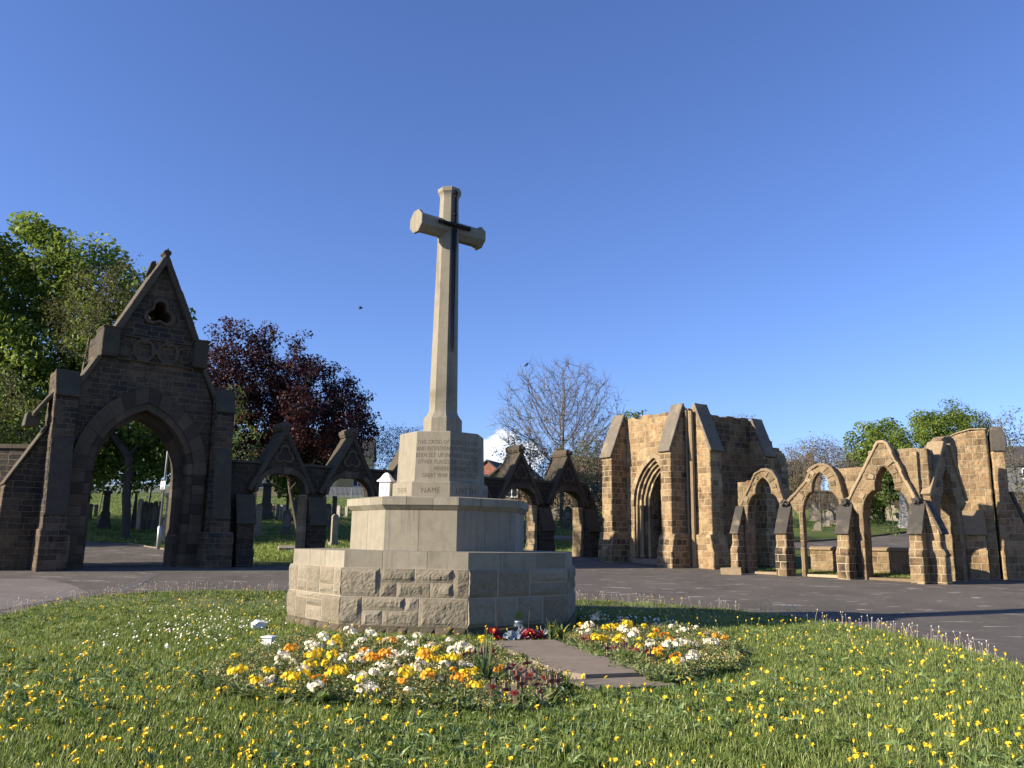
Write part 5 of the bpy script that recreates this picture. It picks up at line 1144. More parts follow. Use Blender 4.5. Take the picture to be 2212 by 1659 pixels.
# ------------------------------------------------------------------ lamp post, far wall, fence, houses, birds
def build_lamp():
    q = ghit(341, 1188); x, y = q.x, q.y; z = tz(x, y); root = empty('lamp_post', (x, y, z)); tag(root, 'slim grey steel lamp post with a small white notice inside the gateway', 'lamp post')
    mb = MB(); tube(mb, [(x, y, z - .2), (x, y, z + 1.15), (x, y, z + 1.22)], [.10, .10, .062], 12); mb.build('base', M_STEEL, root, smooth=True)
    tp = at(364, 960, y); hx = (tp.x - x) * 1.45; hz = z + (tp.z - z) * 1.45 - 5.8
    mb = MB(); tube(mb, [(x, y, z + 1.2), (tp.x, y, tp.z), (tp.x + (tp.x - x) * .45, y, z + (tp.z - z) * 1.45)], [.062, .045, .035], 12); mb.build('pole', M_STEEL, root, smooth=True)
    mb = MB(); f = Fr((x, y), -24); mb.rings([[Vector((x + hx + a, y + b, hz + c)) for a, b in ((-.1, -.12), (.5, -.12), (.5, .08), (-.1, .08))] for c in (5.80, 5.90)]); mb.build('lamp_head', M_STEEL, root)
    zs = at(355, 1048, y).z; f = Fr((x, y), -22)
    mb = MB(); bx(mb, f, -.15, .15, .06, .068, zs - .21, zs + .21); sg = mb.build('notice', M_WHITE, root)
    red, blk = plain('sign_red', (.55, .03, .03)), plain('sign_black', (.03, .03, .035))
    mb = MB(); slab(mb, f, circle(0, zs + .02, .088, 28), .068, .071, holes=[list(reversed(circle(0, zs + .02, .072, 28)))]); slab(mb, f, [(-.062, zs + .072), (-.05, zs + .082), (.062, zs - .032), (.05, zs - .042)], .0685, .0715); mb.build('ban_ring', red, sg)
    mb = MB(); bx(mb, f, -.12, .12, .0685, .07, zs - .185, zs - .115)
    for i, (a, b) in enumerate(((-.11, .11), (-.09, .06))): bx(mb, f, a, b, .0685, .07, zs + .165 - i * .035, zs + .18 - i * .035)
    mb.build('lettering', blk, sg)
build_lamp()
M_RED = ashlar('red_brick', [(.30, .10, .065), (.38, .14, .09), (.26, .085, .06)], (.3, .24, .2), .3, .1, .01, soot_lo=.7, soot_hi=.9)
M_YELLOW = plain('cream_render', (.62, .46, .22), .9); M_ROOF = toned('dark_slate', [(.05, .045, .045), (.08, .07, .065)], nscale=6)
M_WIN = NT('window_glass').done((.03, .035, .04), .15); M_WHITEP = plain('white_paint', (.8, .8, .78), .6); M_FENCE = NT('grey_palisade').done((.24, .25, .275), .6)
def house(name, label, x, y, az, L, W, hw, hr, wall, wins=2, chim=True, z=None, gable_front=False, roof=None):
    f = Fr((x, y), az); z = tz(x, y) if z is None else z; root = empty(name, (x, y, z)); tag(root, label, 'house')
    mb = MB(); bx(mb, f, -L / 2, L / 2, -W, 0, z - .5, z + hw)
    if gable_front: slab(mb, f, [(-L / 2, z + hw), (L / 2, z + hw), (0, z + hw + hr)], -W, 0)
    else: prof(mb, f, [(-W, z + hw), (0, z + hw), (-W / 2, z + hw + hr)], -L / 2, L / 2)
    mb.build('wall', wall, root)
    mb = MB(); e = .25
    if gable_front:
        for sg in (-1, 1): slab(mb, f, [(sg * (L / 2 + e), z + hw - .25), (0, z + hw + hr), (0, z + hw + hr + .2), (sg * (L / 2 + e), z + hw - .05)], -W - e, e)
    else:
        prof(mb, f, [(e, z + hw - .15), (-W / 2, z + hw + hr), (-W / 2, z + hw + hr + .2), (e, z + hw + .05)], -L / 2 - e, L / 2 + e); prof(mb, f, [(-W - e, z + hw - .15), (-W / 2, z + hw + hr), (-W / 2, z + hw + hr + .2), (-W - e, z + hw + .05)], -L / 2 - e, L / 2 + e)
    rf = mb.build('roof', roof or M_ROOF, root)
    if chim:
        for s in (-L * .42, L * .40):
            mb = MB(); bx(mb, f, s - .4, s + .4, -W / 2 - .3, -W / 2 + .3, z + hw + hr - .7, z + hw + hr + 1.1); ch = mb.build('chimney', wall, rf)
            mb = MB()
            for d in (-.2, .2): c = f.w(s + d, -W / 2, z + hw + hr + 1.1); tube(mb, [c, c + Vector((0, 0, .35))], [.12, .1], 8)
            mb.build('chimney_pots', M_RED, ch) if False else mb.build('chimney_pots', M_RED, rf)
    for lv in range(2):
        for i in range(wins):
            s = -L / 2 + L * (i + .5) / wins; zz = z + .9 + lv * 2.5
            if zz + 1.2 > z + hw: continue
            mb = MB(); bx(mb, f, s - .6, s + .6, .0, .05, zz, zz + 1.2); fr_ = mb.build('window', M_WHITEP, root)
            mb = MB()
            for d in (-.29, .29): bx(mb, f, s + d - .24, s + d + .24, .052, .06, zz + .1, zz + 1.1)
            mb.build('panes', M_WIN, fr_)
    return root
def build_far():
    h = house('house', 'dark brick house with white windows seen through the first gabled arch', at(600, 1080, 104).x, 104, 14, 8.5, 7, 5.2, 2.6, M_RED, 3)
    house('bungalow', 'low cream building in front of the dark brick house', at(585, 1080, 98).x, 98, 14, 6.5, 3, 2.6, 1.6, M_YELLOW, 2, False)
    house('cream_house', 'cream rendered house glimpsed between the arches behind trees', at(665, 1078, 101).x, 101, 5, 6.5, 6, 4.6, 2.4, M_YELLOW, 2, False)
    house('cream_house', 'cream rendered house behind the weeping birch', at(745, 1075, 104).x, 104, 5, 6, 6, 4.8, 2.4, M_YELLOW, 2, False)
    v = at(1052, 1012, 118); house('terraced_house', 'red brick house gable rising above the rooftops beside the memorial', v.x, 118, -20, 6, 8, v.z - tz(v.x, 118) - 1.3, 2.4, M_RED, 2, False, gable_front=True)
    v = at(1085, 1040, 96); house('terraced_house', 'stone terrace with dark slate roof and chimneys beside the memorial', v.x - 2.2, 96, 8, 9, 6, v.z - tz(v.x, 96) - .9, 1.7, M_ARCADE, 3, True)
    v = at(1105, 1085, 84); house('stone_house', 'pale gabled stone building seen in the arch beside the memorial', v.x, 84, -12, 4.6, 6, 3.0, 2.0, M_ARCADE, 1, False, gable_front=True)
    v = at(1250, 1010, 100); house('orange_house', 'orange roofed house hidden behind the bare ash scrub', v.x + 2, 100, 10, 9, 6, v.z - tz(v.x, 100) - .6, 2.0, M_RED, 3, True, roof=M_RED)
    v = at(1716, 995, 105); house('hill_house', 'small far house with chimney beyond the broken chapel wall', v.x, 105, -10, 6, 6, v.z - tz(v.x, 105) - 1.6, 1.6, M_ARCADE, 2, True)
    v = at(2205, 1052, 92); house('grey_house', 'grey rendered house behind the thick end buttress', v.x + 1, 92, -20, 9, 6, 5.0, 2.2, plain('grey_render', (.14, .145, .15), .9), 1, True)
    # stone boundary wall at the top of the burial ground
    for nm, lab, pts, ht, mt, hz in (('boundary_wall', 'long pale stone wall at the back of the graves near the chapel', [(3, 80), (17, 79)], 1.6, M_ARCADE, 1), ('boundary_wall', 'stone wall under trees behind the graves of the little arcade', [(17.5, 84), (60, 92)], 1.9, M_ARCADE, 1)):
        c = pts[0]; root = empty(nm, (c[0], c[1], tz(*c))); tag(root, lab, 'wall'); mb, m2 = MB(), MB(); a, b = Vector(pts[0]), Vector(pts[1]); n = 12; az = math.degrees(math.atan2(b.y - a.y, b.x - a.x))
        for i in range(n):
            p, q = a.lerp(b, i / n), a.lerp(b, (i + 1) / n); f = Fr((p.x, p.y), az); L = (q - p).length; z = tz(p.x, p.y); bx(mb, f, 0, L, -.4, 0, z - .5, z + ht); bx(m2, f, 0, L - .01, -.46, .06, z + ht, z + ht + .14, (i % 3) / 2)
        mb.build('wall', mt, root); m2.build('coping', M_VOUS, root)
    # palisade fence on the hill
    for lab, a, b in (('grey metal palisade fence along the far hilltop beyond the gateway', (-58, 100), (-24, 99)), ('grey metal palisade fence in front of the far houses', (-23.5, 96), (2, 90))):
        root = empty('palisade_fence', (a[0], a[1], tz(*a))); tag(root, lab, 'fence'); A_, B_ = Vector(a), Vector(b); L = (B_ - A_).length; az = math.degrees(math.atan2(B_.y - A_.y, B_.x - A_.x)); n = int(L / .155); mb = MB()
        for i in range(n):
            p = A_.lerp(B_, i / n); f = Fr((p.x, p.y), az); z = tz(p.x, p.y); mb.add([f.w(-.035, 0, z), f.w(.035, 0, z), f.w(.035, .01, z + 1.15), f.w(0, .01, z + 1.3), f.w(-.035, .01, z + 1.15), f.w(0, .03, z), f.w(0, .04, z + 1.2)], [(0, 1, 2, 3, 4), (0, 5, 6, 4), (5, 1, 2, 6)])
        mb.build('pales', M_FENCE, root, uv=False); m2 = MB()
        for i in range(int(L / 2.75)):
            p = A_.lerp(B_, i * 2.75 / L); q = A_.lerp(B_, (i + 1) * 2.75 / L); f = Fr((p.x, p.y), az); z0, z1 = tz(p.x, p.y), tz(q.x, q.y); bx(m2, f, -.05, .05, -.15, -.05, z0 - .2, z0 + 1.2)
            for h_ in (.3, .95): m2.hexa([f.w(0, -.05, z0 + h_), f.w(2.75, -.05, z1 + h_), f.w(2.75, -.02, z1 + h_), f.w(0, -.02, z0 + h_), f.w(0, -.05, z0 + h_ + .05), f.w(2.75, -.05, z1 + h_ + .05), f.w(2.75, -.02, z1 + h_ + .05), f.w(0, -.02, z0 + h_ + .05)])
        m2.build('posts', M_FENCE, root)
    # white van beyond the wall
    v = at(1788, 1063, 112); z = v.z - 2.25; f = Fr((v.x, 112), 0); root = empty('van', (v.x, 112, z)); tag(root, 'white van parked beyond the far stone wall', 'van')
    mb = MB(); slab(mb, f, [(-2.6, z + .3), (-2.6, z + 2.2), (1.3, z + 2.25), (2.1, z + 1.35), (2.9, z + 1.15), (2.95, z + .35)], -1.9, 0); mb.build('body', M_WHITEP, root)
    mb = MB(); slab(mb, f, [(.6, z + 1.4), (.6, z + 2.0), (1.3, z + 2.0), (1.85, z + 1.4)], .0, .02); mb.build('window', M_WIN, root)
    tyre = plain('tyre_rubber', (.02, .02, .02))
    for s in (-1.7, 1.9): mb = MB(); slab(mb, f, circle(s, z + .33, .33, 16), -.25, .03); mb.build('wheel', tyre, root)
    # dark hedge behind the arcade
    # birds
    blk = plain('black_feathers', (.02, .02, .022), .7)
    p = at(1137, 789, 60); mb = MB(); tube(mb, [p + Vector(o) for o in ((-.16, 0, -.10), (-.06, 0, -.02), (.02, 0, .05), (.08, 0, .12), (.12, 0, .15), (.17, 0, .14))], [.02, .06, .085, .06, .05, .008], 8)
    tube(mb, [p + Vector((.0, .01, .0)), p + Vector((-.01, .01, -.14))], [.012, .01], 4); o = mb.build('perched_bird', blk, None, p); tag(o, 'black bird perched at the edge of the bare ash crown', 'bird')
    p = at(779, 666, 55); mb = MB(); tube(mb, [p + Vector(o) for o in ((-.16, 0, -.02), (-.05, 0, 0), (.05, 0, .02), (.12, 0, .03), (.17, 0, .02))], [.015, .05, .06, .04, .006], 8)
    for sg in (-1, 1): mb.add([p + Vector((-.05, 0, .02)), p + Vector((.07, 0, .03)), p + Vector((.05, sg * .14, .10)), p + Vector((-.02 - .06, sg * .34 , .04)), p + Vector((-.09, sg * .15, .09))], [(0, 1, 2, 4), (2, 3, 4)])
    o = mb.build('flying_bird', blk, None, p); tag(o, 'tiny dark bird flying in the clear blue sky', 'bird')
build_far()
# ------------------------------------------------------------------ grass
def grass_mat(name, stops, trans=.35):
    s = NT(name); t = s.n('Attribute', {'attribute_name': 'tone'}).outputs['Fac']; r_ = s.n('ObjectInfo').outputs['Random']; P_ = s.obj()
    pn = s.noise(.7, P_, 4, .6)
    col = s.ramp(s.math('ADD', s.math('MULTIPLY', t, .5), s.math('ADD', s.math('MULTIPLY', r_, .2), s.math('MULTIPLY', pn, .45))), stops); s.done(col, .42, Specular_IOR_Level=.5)
    tr = s.n('BsdfTranslucent', None, Color=s.mix(.5, col, (1.3, 1.3, .5), 'MULTIPLY')); mx = s.n('MixShader', None, Fac=trans)
    s.nt.links.new(s.b.outputs[0], mx.inputs[1]); s.nt.links.new(tr.outputs[0], mx.inputs[2]); s.nt.links.new(mx.outputs[0], s.out.inputs['Surface']); return s.m
M_GRASS = grass_mat('grass_blades', [(.15, (0.043, 0.073, 0.011)), (.42, (0.126, 0.189, 0.029)), (.64, (0.234, 0.307, 0.060)), (.9, (0.450, 0.488, 0.164))])
M_WEED = grass_mat('weed_leaves', [(.15, (0.033, 0.062, 0.012)), (.5, (0.112, 0.177, 0.039)), (.9, (0.300, 0.384, 0.138))], .3)
M_BEDLEAF = grass_mat('bed_leaves', [(.1, (.05, .08, .022)), (.5, (.14, .20, .055)), (.8, (.25, .29, .11)), (1, (.36, .31, .15))], .3)
SRC = bpy.data.collections
def src_obj(name, V, F, tone, mat):
    me = bpy.data.meshes.new(name); me.from_pydata(V, [], F); a = me.attributes.new('tone', 'FLOAT', 'FACE'); a.data.foreach_set('value', tone); me.materials.append(mat); me.update()
    return bpy.data.objects.new(name, me)
def blade(V, F, T, r, x, y, h, w_, lean, az, tone, z0=-.01):
    d = Vector((math.cos(az), math.sin(az), 0)); s = Vector((-d.y, d.x, 0)); b = len(V); p = Vector((x, y, z0))
    for f, ww in ((0, 1), (.55, .85)): c = p + d * lean * f * f + Vector((0, 0, h * f)); V += [tuple(c - s * w_ * ww * .5), tuple(c + s * w_ * ww * .5)]
    V.append(tuple(p + d * lean + Vector((0, 0, h * (1 - .25 * min(1, lean / h)))))); F += [(b, b + 1, b + 3, b + 2), (b + 2, b + 3, b + 4)]; T += [tone, min(1, tone + .1)]
def leaf(V, F, T, x, y, z, L, w_, az, lift, curl, tone, n=4):
    d = Vector((math.cos(az), math.sin(az), 0)); s = Vector((-d.y, d.x, 0)); b = len(V)
    for i in range(n + 1):
        f = i / n; wd = w_ * math.sin(math.pi * min(1, .12 + .88 * f) ** .8) * .5 + .002; c = Vector((x, y, z)) + d * L * f * math.cos(lift * (1 - f * .4)) + Vector((0, 0, L * (math.sin(lift) * f - curl * f * f)))
        V += [tuple(c - s * wd + Vector((0, 0, wd * .35))), tuple(c - Vector((0, 0, wd * .15))), tuple(c + s * wd + Vector((0, 0, wd * .35)))]
    for i in range(n):
        o = b + i * 3; F += [(o, o + 1, o + 4, o + 3), (o + 1, o + 2, o + 5, o + 4)]; T += [tone, min(1, tone + .12)]
def make_sources():
    r = random.Random(1); grass = bpy.data.collections.new('grass_sources'); bed = bpy.data.collections.new('bed_sources'); far = bpy.data.collections.new('far_sources'); weeds = bpy.data.collections.new('weed_sources'); wilt = bpy.data.collections.new('wilt_sources')
    for k in range(6):
        V, F, T = [], [], []
        for i in range(17): blade(V, F, T, r, r.gauss(0, .045), r.gauss(0, .045), r.uniform(.028, .078), r.uniform(.003, .0062), r.uniform(.01, .06), r.uniform(0, 6.28), r.random())
        grass.objects.link(src_obj('grass_tuft', V, F, T, M_GRASS))
    for k in range(4):
        V, F, T = [], [], []
        for i in range(6 + k): leaf(V, F, T, 0, 0, 0, r.uniform(.06, .13), r.uniform(.02, .034), i * .9 + r.uniform(-.3, .3), r.uniform(.3, 1.0), r.uniform(.2, .6), r.random())
        for i in range(5): blade(V, F, T, r, r.gauss(0, .04), r.gauss(0, .04), r.uniform(.04, .09), .005, r.uniform(.01, .05), r.uniform(0, 6.28), r.random())
        weeds.objects.link(src_obj('weed_tuft', V, F, T, M_WEED))
    for k in range(5):
        V, F, T = [], [], []
        for i in range(9 if k < 3 else 16):
            if k < 3: leaf(V, F, T, r.gauss(0, .02), r.gauss(0, .02), 0, r.uniform(.07, .15), r.uniform(.03, .055), i * .7 + r.uniform(-.4, .4), r.uniform(.4, 1.2), r.uniform(.1, .6), r.random())
            else: leaf(V, F, T, r.gauss(0, .06), r.gauss(0, .06), r.uniform(.0, .1), r.uniform(.025, .05), r.uniform(.018, .03), r.uniform(0, 6.28), r.uniform(0, 1.2), .2, r.random(), 2)
        if k >= 3:
            for i in range(8): blade(V, F, T, r, r.gauss(0, .05), r.gauss(0, .05), r.uniform(.08, .16), .004, r.uniform(.01, .05), r.uniform(0, 6.28), r.random())
        bed.objects.link(src_obj('bed_tuft', V, F, T, M_BEDLEAF))
    for k in range(3):
        V, F, T = [], [], []
        for i in range(22): blade(V, F, T, r, r.gauss(0, .16), r.gauss(0, .16), r.uniform(.08, .22), r.uniform(.012, .025), r.uniform(.02, .12), r.uniform(0, 6.28), r.random())
        far.objects.link(src_obj('far_tuft', V, F, T, M_GRASS))
    V, F, T = [], [], []
    for k in range(2):
        V, F, T = [], [], []
        for i in range(26):
            c = Vector((r.gauss(0, .06), r.gauss(0, .06), r.uniform(.04, .14))); d = Vector((r.gauss(0, 1), r.gauss(0, 1), r.gauss(0, 1))).normalized(); u = d.orthogonal().normalized(); v = d.cross(u); q = r.uniform(.007, .015); b = len(V); V += [tuple(c + u * q), tuple(c + v * q * .7), tuple(c - u * q), tuple(c - v * q * .7)]; F.append((b, b + 1, b + 2, b + 3)); T.append(r.random())
        for i in range(5): blade(V, F, T, r, r.gauss(0, .04), r.gauss(0, .04), r.uniform(.06, .15), .004, .02, r.uniform(0, 6.28), .2)
        wilt.objects.link(src_obj('wilted_tuft', V, F, T, M_WILT))
    return grass, bed, far, weeds, wilt
M_WILT = leafy('wilted_petals', [(0, (.20, .13, .045)), (.3, (.45, .30, .08)), (.6, (.62, .45, .14)), (.85, (.70, .60, .36)), (1, (.75, .70, .5))], .25)
GS, BS, FS_, WS, DS_ = make_sources()
def scatter(name, mesh_obj, coll, seed=0, smin=.7, smax=1.35, tilt=.25, loc=None):
    me = mesh_obj.data.copy(); o = bpy.data.objects.new(name, me); COL.objects.link(o); o.location = mesh_obj.location; tag(o, kind='stuff')
    g = bpy.data.node_groups.new(name, 'GeometryNodeTree'); g.interface.new_socket('Geometry', in_out='INPUT', socket_type='NodeSocketGeometry'); g.interface.new_socket('Geometry', in_out='OUTPUT', socket_type='NodeSocketGeometry')
    N = lambda t: g.nodes.new(t); gi, go = N('NodeGroupInput'), N('NodeGroupOutput'); L = g.links.new
    na = N('GeometryNodeInputNamedAttribute'); na.data_type = 'FLOAT'; na.inputs['Name'].default_value = 'dens'
    dp = N('GeometryNodeDistributePointsOnFaces'); dp.inputs['Seed'].default_value = seed; L(gi.outputs[0], dp.inputs['Mesh']); L(na.outputs['Attribute'], dp.inputs['Density'])
    ci = N('GeometryNodeCollectionInfo'); ci.inputs['Collection'].default_value = coll; ci.inputs['Separate Children'].default_value = True; ci.inputs['Reset Children'].default_value = True
    rv = N('FunctionNodeRandomValue'); rv.data_type = 'FLOAT_VECTOR'; rv.inputs[0].default_value = (-tilt, -tilt, 0); rv.inputs[1].default_value = (tilt, tilt, 6.283)
    rs = N('FunctionNodeRandomValue'); rs.data_type = 'FLOAT'; rs.inputs[2].default_value = smin; rs.inputs[3].default_value = smax; rs.inputs['Seed'].default_value = 5
    ip = N('GeometryNodeInstanceOnPoints'); ip.inputs['Pick Instance'].default_value = True
    L(dp.outputs['Points'], ip.inputs['Points']); L(ci.outputs[0], ip.inputs['Instance']); L(rv.outputs['Value'], ip.inputs['Rotation']); L(rs.outputs[1], ip.inputs['Scale']); L(ip.outputs[0], go.inputs[0])
    o.modifiers.new('scatter', 'NODES').node_group = g; return o
scatter('lawn_grass', lawn, GS, 1)
def weed_dens(x, y):
    k = dens(x, y)
    if k <= 0: return 0.0
    p = noise.noise((x * .55, y * .55, 1.7)) + .5 * noise.noise((x * 1.7, y * 1.7, 4.1)); a = 1.0 if (y < 10.5 and x < 1.5) else .45
    if y > 11 and -7.5 < x < -3.2 and y < 17: a = .05
    return max(0.0, min(1, .35 + p * 1.3)) * a * float(np.interp(math.hypot(x, y), [5, 9, 14, 28], [75, 55, 34, 20]))
_t = sheet('tmp', lawn_poly, .035, M_LAWN, .4, dens=weed_dens); scatter('lawn_weeds', _t, WS, 4, .7, 1.5, .3); bpy.data.objects.remove(_t)
scatter('bank_grass', bank, GS, 2, 1, 1.6)
def extra_scatter():
    # bed foliage
    for i, b in enumerate(beds):
        t = sheet('tmp', b, .05, M_SOIL, .25, dens=lambda x, y: 0.0 if (in_mon(x, y, -.05) or on_path(x, y, -.04)) else (90.0 if (x > -.45 and y < 11.2 and i == 0) else 210.0))
        scatter('bed_foliage', t, BS, 10 + i, .6, 1.35, .35); bpy.data.objects.remove(t)
        t = sheet('tmp', b, .05, M_SOIL, .25, dens=lambda x, y: 0.0 if (in_mon(x, y, .25) or on_path(x, y, .05)) else max(0.0, 26 + 40 * noise.noise((x * 1.3, y * 1.3, 9.0)))); scatter('wilted_blooms', t, DS_, 30 + i, .7, 1.2, .3); bpy.data.objects.remove(t)
    # longer weeds against the foot of the memorial and the path
    # turf of the burial ground: tufts where the photo can see it
    pl = [(-40, 53), (-20, 47), (-12, 36.5), (-6, 36.5), (3, 42.5), (7, 46), (9, 52), (9, 57.5), (18, 61), (32, 67), (32, 84), (-10, 95), (-50, 95)]
    t = sheet('tmp', pl, .0, M_TURF, 1.5, dens=lambda x, y: float(np.interp(y, [36, 50, 70, 95], [14, 8, 3.5, 1.2])))
    scatter('cemetery_grass', t, FS_, 20, .5, 1.2, .2); bpy.data.objects.remove(t)
extra_scatter()
# ------------------------------------------------------------------ small flowers in the lawn
M_YEL = plain('dandelion_yellow', (.88, .61, .035), .6); M_STEM = plain('flower_stem', (.16, .19, .06), .6); M_DAISY = plain('daisy_white', (.85, .85, .82), .6); M_STALK = plain('spent_stalk', (.42, .34, .25), .7); M_CLOCK = plain('seed_head_grey', (.55, .52, .46), .9)
def dandelion_mesh(r, h):
    mb = MB(); top = Vector((r.uniform(-.03, .03), r.uniform(-.03, .03), h)); tube(mb, [(0, 0, -.02), (top.x * .4, top.y * .4, h * .55), tuple(top)], [.0028, .0025, .0022], 4, .5, 1)
    a = Vector((r.uniform(-.5, .5), r.uniform(-.5, .5), 1)).normalized(); u = a.orthogonal().normalized(); v = a.cross(u); op = r.uniform(.15, .75)
    for ring, (rad, n, lift) in enumerate(((.021, 13, op * .9), (.014, 9, op + .45))):
        for k in range(n):
            t = (k + ring * .5) * math.tau / n + r.uniform(-.12, .12); d = u * math.cos(t) + v * math.sin(t); s = a.cross(d); R_ = rad * r.uniform(.85, 1.15)
            e = d * math.cos(lift) + a * math.sin(lift); c = top + a * .001; wd = .0042
            mb.add([c - s * .0015, c + s * .0015, c + e * R_ * .7 + s * wd, c + e * R_, c + e * R_ * .7 - s * wd], [(0, 1, 2, 3, 4)])
    mb.rings([[top + (u * math.cos(j) + v * math.sin(j)) * q + a * zz for j in np.arange(6) * math.tau / 6] for q, zz in ((.003, -.012), (.008, -.004), (.007, .004), (.002, .006))], .5, 0)
    return mb
def proto_mesh(mb, name, mats): 
    o = mb.build(name, mats, None, None, fixn=False, uv=False); me = o.data; bpy.data.objects.remove(o); return me
def lawn_ok(x, y, m=.05): return inside(lawn_poly, x, y) and not in_mon(x, y, .05) and not on_path(x, y, .02) and not any(inside(b, x, y) for b in beds)
def place(me, name, x, y, z, r, sc_=1.0, face=None):
    o = bpy.data.objects.new(name, me); COL.objects.link(o); o.location = (x, y, z); o.rotation_euler = (r.uniform(-.12, .12), r.uniform(-.12, .12), r.uniform(0, 6.28)); o.scale = (sc_,) * 3
    if face: o.rotation_euler = (face + r.uniform(-.3, .3), 0, r.uniform(-1.3, .6))
    return o
def merged(name, items, mats, kind='stuff'):
    V, F, MI, n = [], [], [], 0
    for me, M in items:
        V += [tuple(M @ v.co) for v in me.vertices]; F += [tuple(i + n for i in p.vertices) for p in me.polygons]; MI += [p.material_index for p in me.polygons]; n += len(me.vertices)
    me = bpy.data.meshes.new(name); me.from_pydata(V, [], F); me.polygons.foreach_set('material_index', MI); me.update(); o = link_mesh(name, me, mats); tag(o, kind=kind); return o
def small_flowers():
    r = random.Random(77); protos = [proto_mesh(dandelion_mesh(r, r.uniform(.09, .16)), 'dandelion', [M_YEL, M_STEM]) for _ in range(7)]
    pts = []; tries = 0
    while len(pts) < 1350 and tries < 90000:
        tries += 1; y = 4.6 + 22 * r.random() ** 1.75; x = r.uniform(-11, 8)
        if not lawn_ok(x, y): continue
        px = 1106 + x / y * FP
        if not -60 < px < 2270: continue
        d = .30 + .70 * max(0, noise.noise((x * .8, y * .8, 3.3)) + .35)
        if y < 9.5: d *= 1.0 if px < 1000 else .62
        else: d *= .42 if px < 600 else .5
        if y > 9.5 and x < -3.5 and 11 < y < 17: d *= .4
        if r.random() < d: pts.append((x, y))
    pts.sort(key=lambda q: math.hypot(*q)); rest = []
    for i, (x, y) in enumerate(pts):
        z = lawn_z(x, y); me = protos[r.randrange(7)]; s = r.uniform(.8, 1.25)
        if i < 290:
            o = place(me, 'dandelion', x, y, z, r, s); tag(o, 'yellow dandelion flowering in the near lawn grass', 'dandelion', 'dandelions in the near grass')
        else: rest.append((me, Matrix.Translation((x, y, z)) @ Matrix.Rotation(r.uniform(0, 6.28), 4, 'Z') @ Matrix.Rotation(r.uniform(-.3, .3), 4, 'X') @ Matrix.Scale(s * 1.15, 4)))
    merged('far_dandelions', rest, [M_YEL, M_STEM])
    # daisies
    mb = MB(); tube(mb, [(0, 0, 0), (0, 0, .05)], [.0015, .0012], 3, .5, 2); 
    for k in range(10):
        t = k * math.tau / 10; d = Vector((math.cos(t), math.sin(t), .25)); s = Vector((-d.y, d.x, 0)) * .004; c = Vector((0, 0, .05)); mb.add([c, c + d * .009 + s, c + d * .014, c + d * .009 - s], [(0, 1, 2, 3)], .5, 0)
    mb.rings([[Vector((math.cos(j) * .004, math.sin(j) * .004, z)) for j in np.arange(5) * math.tau / 5] for z in (.05, .055)], .5, 1); dm = proto_mesh(mb, 'daisy', [M_DAISY, M_YEL, M_STEM])
    n = 0
    while n < 215:
        px = r.gauss(430, 95); py = 1362 + (px - 430) * -.12 + r.gauss(0, 26); q = ghit(px, py, .06)
        if lawn_ok(q.x, q.y): n += 1; tag(place(dm, 'daisy', q.x, q.y, lawn_z(q.x, q.y) + .05, r, r.uniform(.85, 1.3), .85), 'white daisy in the sunny lawn patch beside the fallen ornament', 'daisy', 'daisies in the sunny patch')
    n = 0
    while n < 80:
        px = r.uniform(1250, 1470); py = 1322 + (px - 1250) * .12 + r.uniform(0, 22); q = ghit(px, py, .06)
        if lawn_ok(q.x, q.y): n += 1; tag(place(dm, 'daisy', q.x, q.y, lawn_z(q.x, q.y) + .05, r, r.uniform(1.2, 1.7), .85), 'white daisy in the shadow band the memorial throws on the lawn', 'daisy', 'daisies in the shaded band')
    # spent dandelion stalks along the edge
    sp = []
    for _ in range(4):
        mb = MB(); h = r.uniform(.14, .24); tx, ty = r.uniform(-.04, .04), r.uniform(-.04, .04); tube(mb, [(0, 0, 0), (tx * .4, ty * .4, h * .6), (tx, ty, h)], [.003, .0026, .002], 4, .5, 0)
        mb.rings([[Vector((tx + math.cos(j) * q, ty + math.sin(j) * q, h + z)) for j in np.arange(6) * math.tau / 6] for q, z in ((.003, -.004), (.009, .004), (.010, .012), (.004, .02))], .5, 1); sp.append(proto_mesh(mb, 'spent_dandelion', [M_STALK, M_CLOCK]))
    E_ = lawn_poly[:14]; n = 0
    while n < 190:
        i = r.randrange(13)
        if i in (5, 6) and r.random() < .6: continue
        a, b = Vector(E_[i] + (0,)), Vector(E_[i + 1] + (0,)); q = a.lerp(b, r.random()); c = Vector((MX, MY, 0)); q = q.lerp(c, abs(r.gauss(0, .03)) if r.random() < .8 else r.uniform(.0, .2))
        n += 1; tag(place(sp[r.randrange(4)], 'spent_dandelion', q.x, q.y, lawn_z(q.x, q.y), r, r.uniform(.7, 1.25)), 'pale spent dandelion stalk at the lawn edge by the tarmac', 'dandelion stalk', 'spent dandelion stalks round the lawn edge')
    V = []
    items = []
    for _ in range(260):
        i = r.randrange(13); a, b = Vector(E_[i] + (0,)), Vector(E_[i + 1] + (0,)); q = a.lerp(b, r.random()).lerp(Vector((MX, MY, 0)), r.uniform(0, .03)); items.append((sp[r.randrange(4)], Matrix.Translation((q.x, q.y, lawn_z(q.x, q.y) - .03)) @ Matrix.Rotation(r.uniform(0, 6), 4, 'Z') @ Matrix.Scale(r.uniform(.4, .9), 4)))
    merged('dry_edge_stalks', items, [M_STALK, M_CLOCK])
small_flowers()
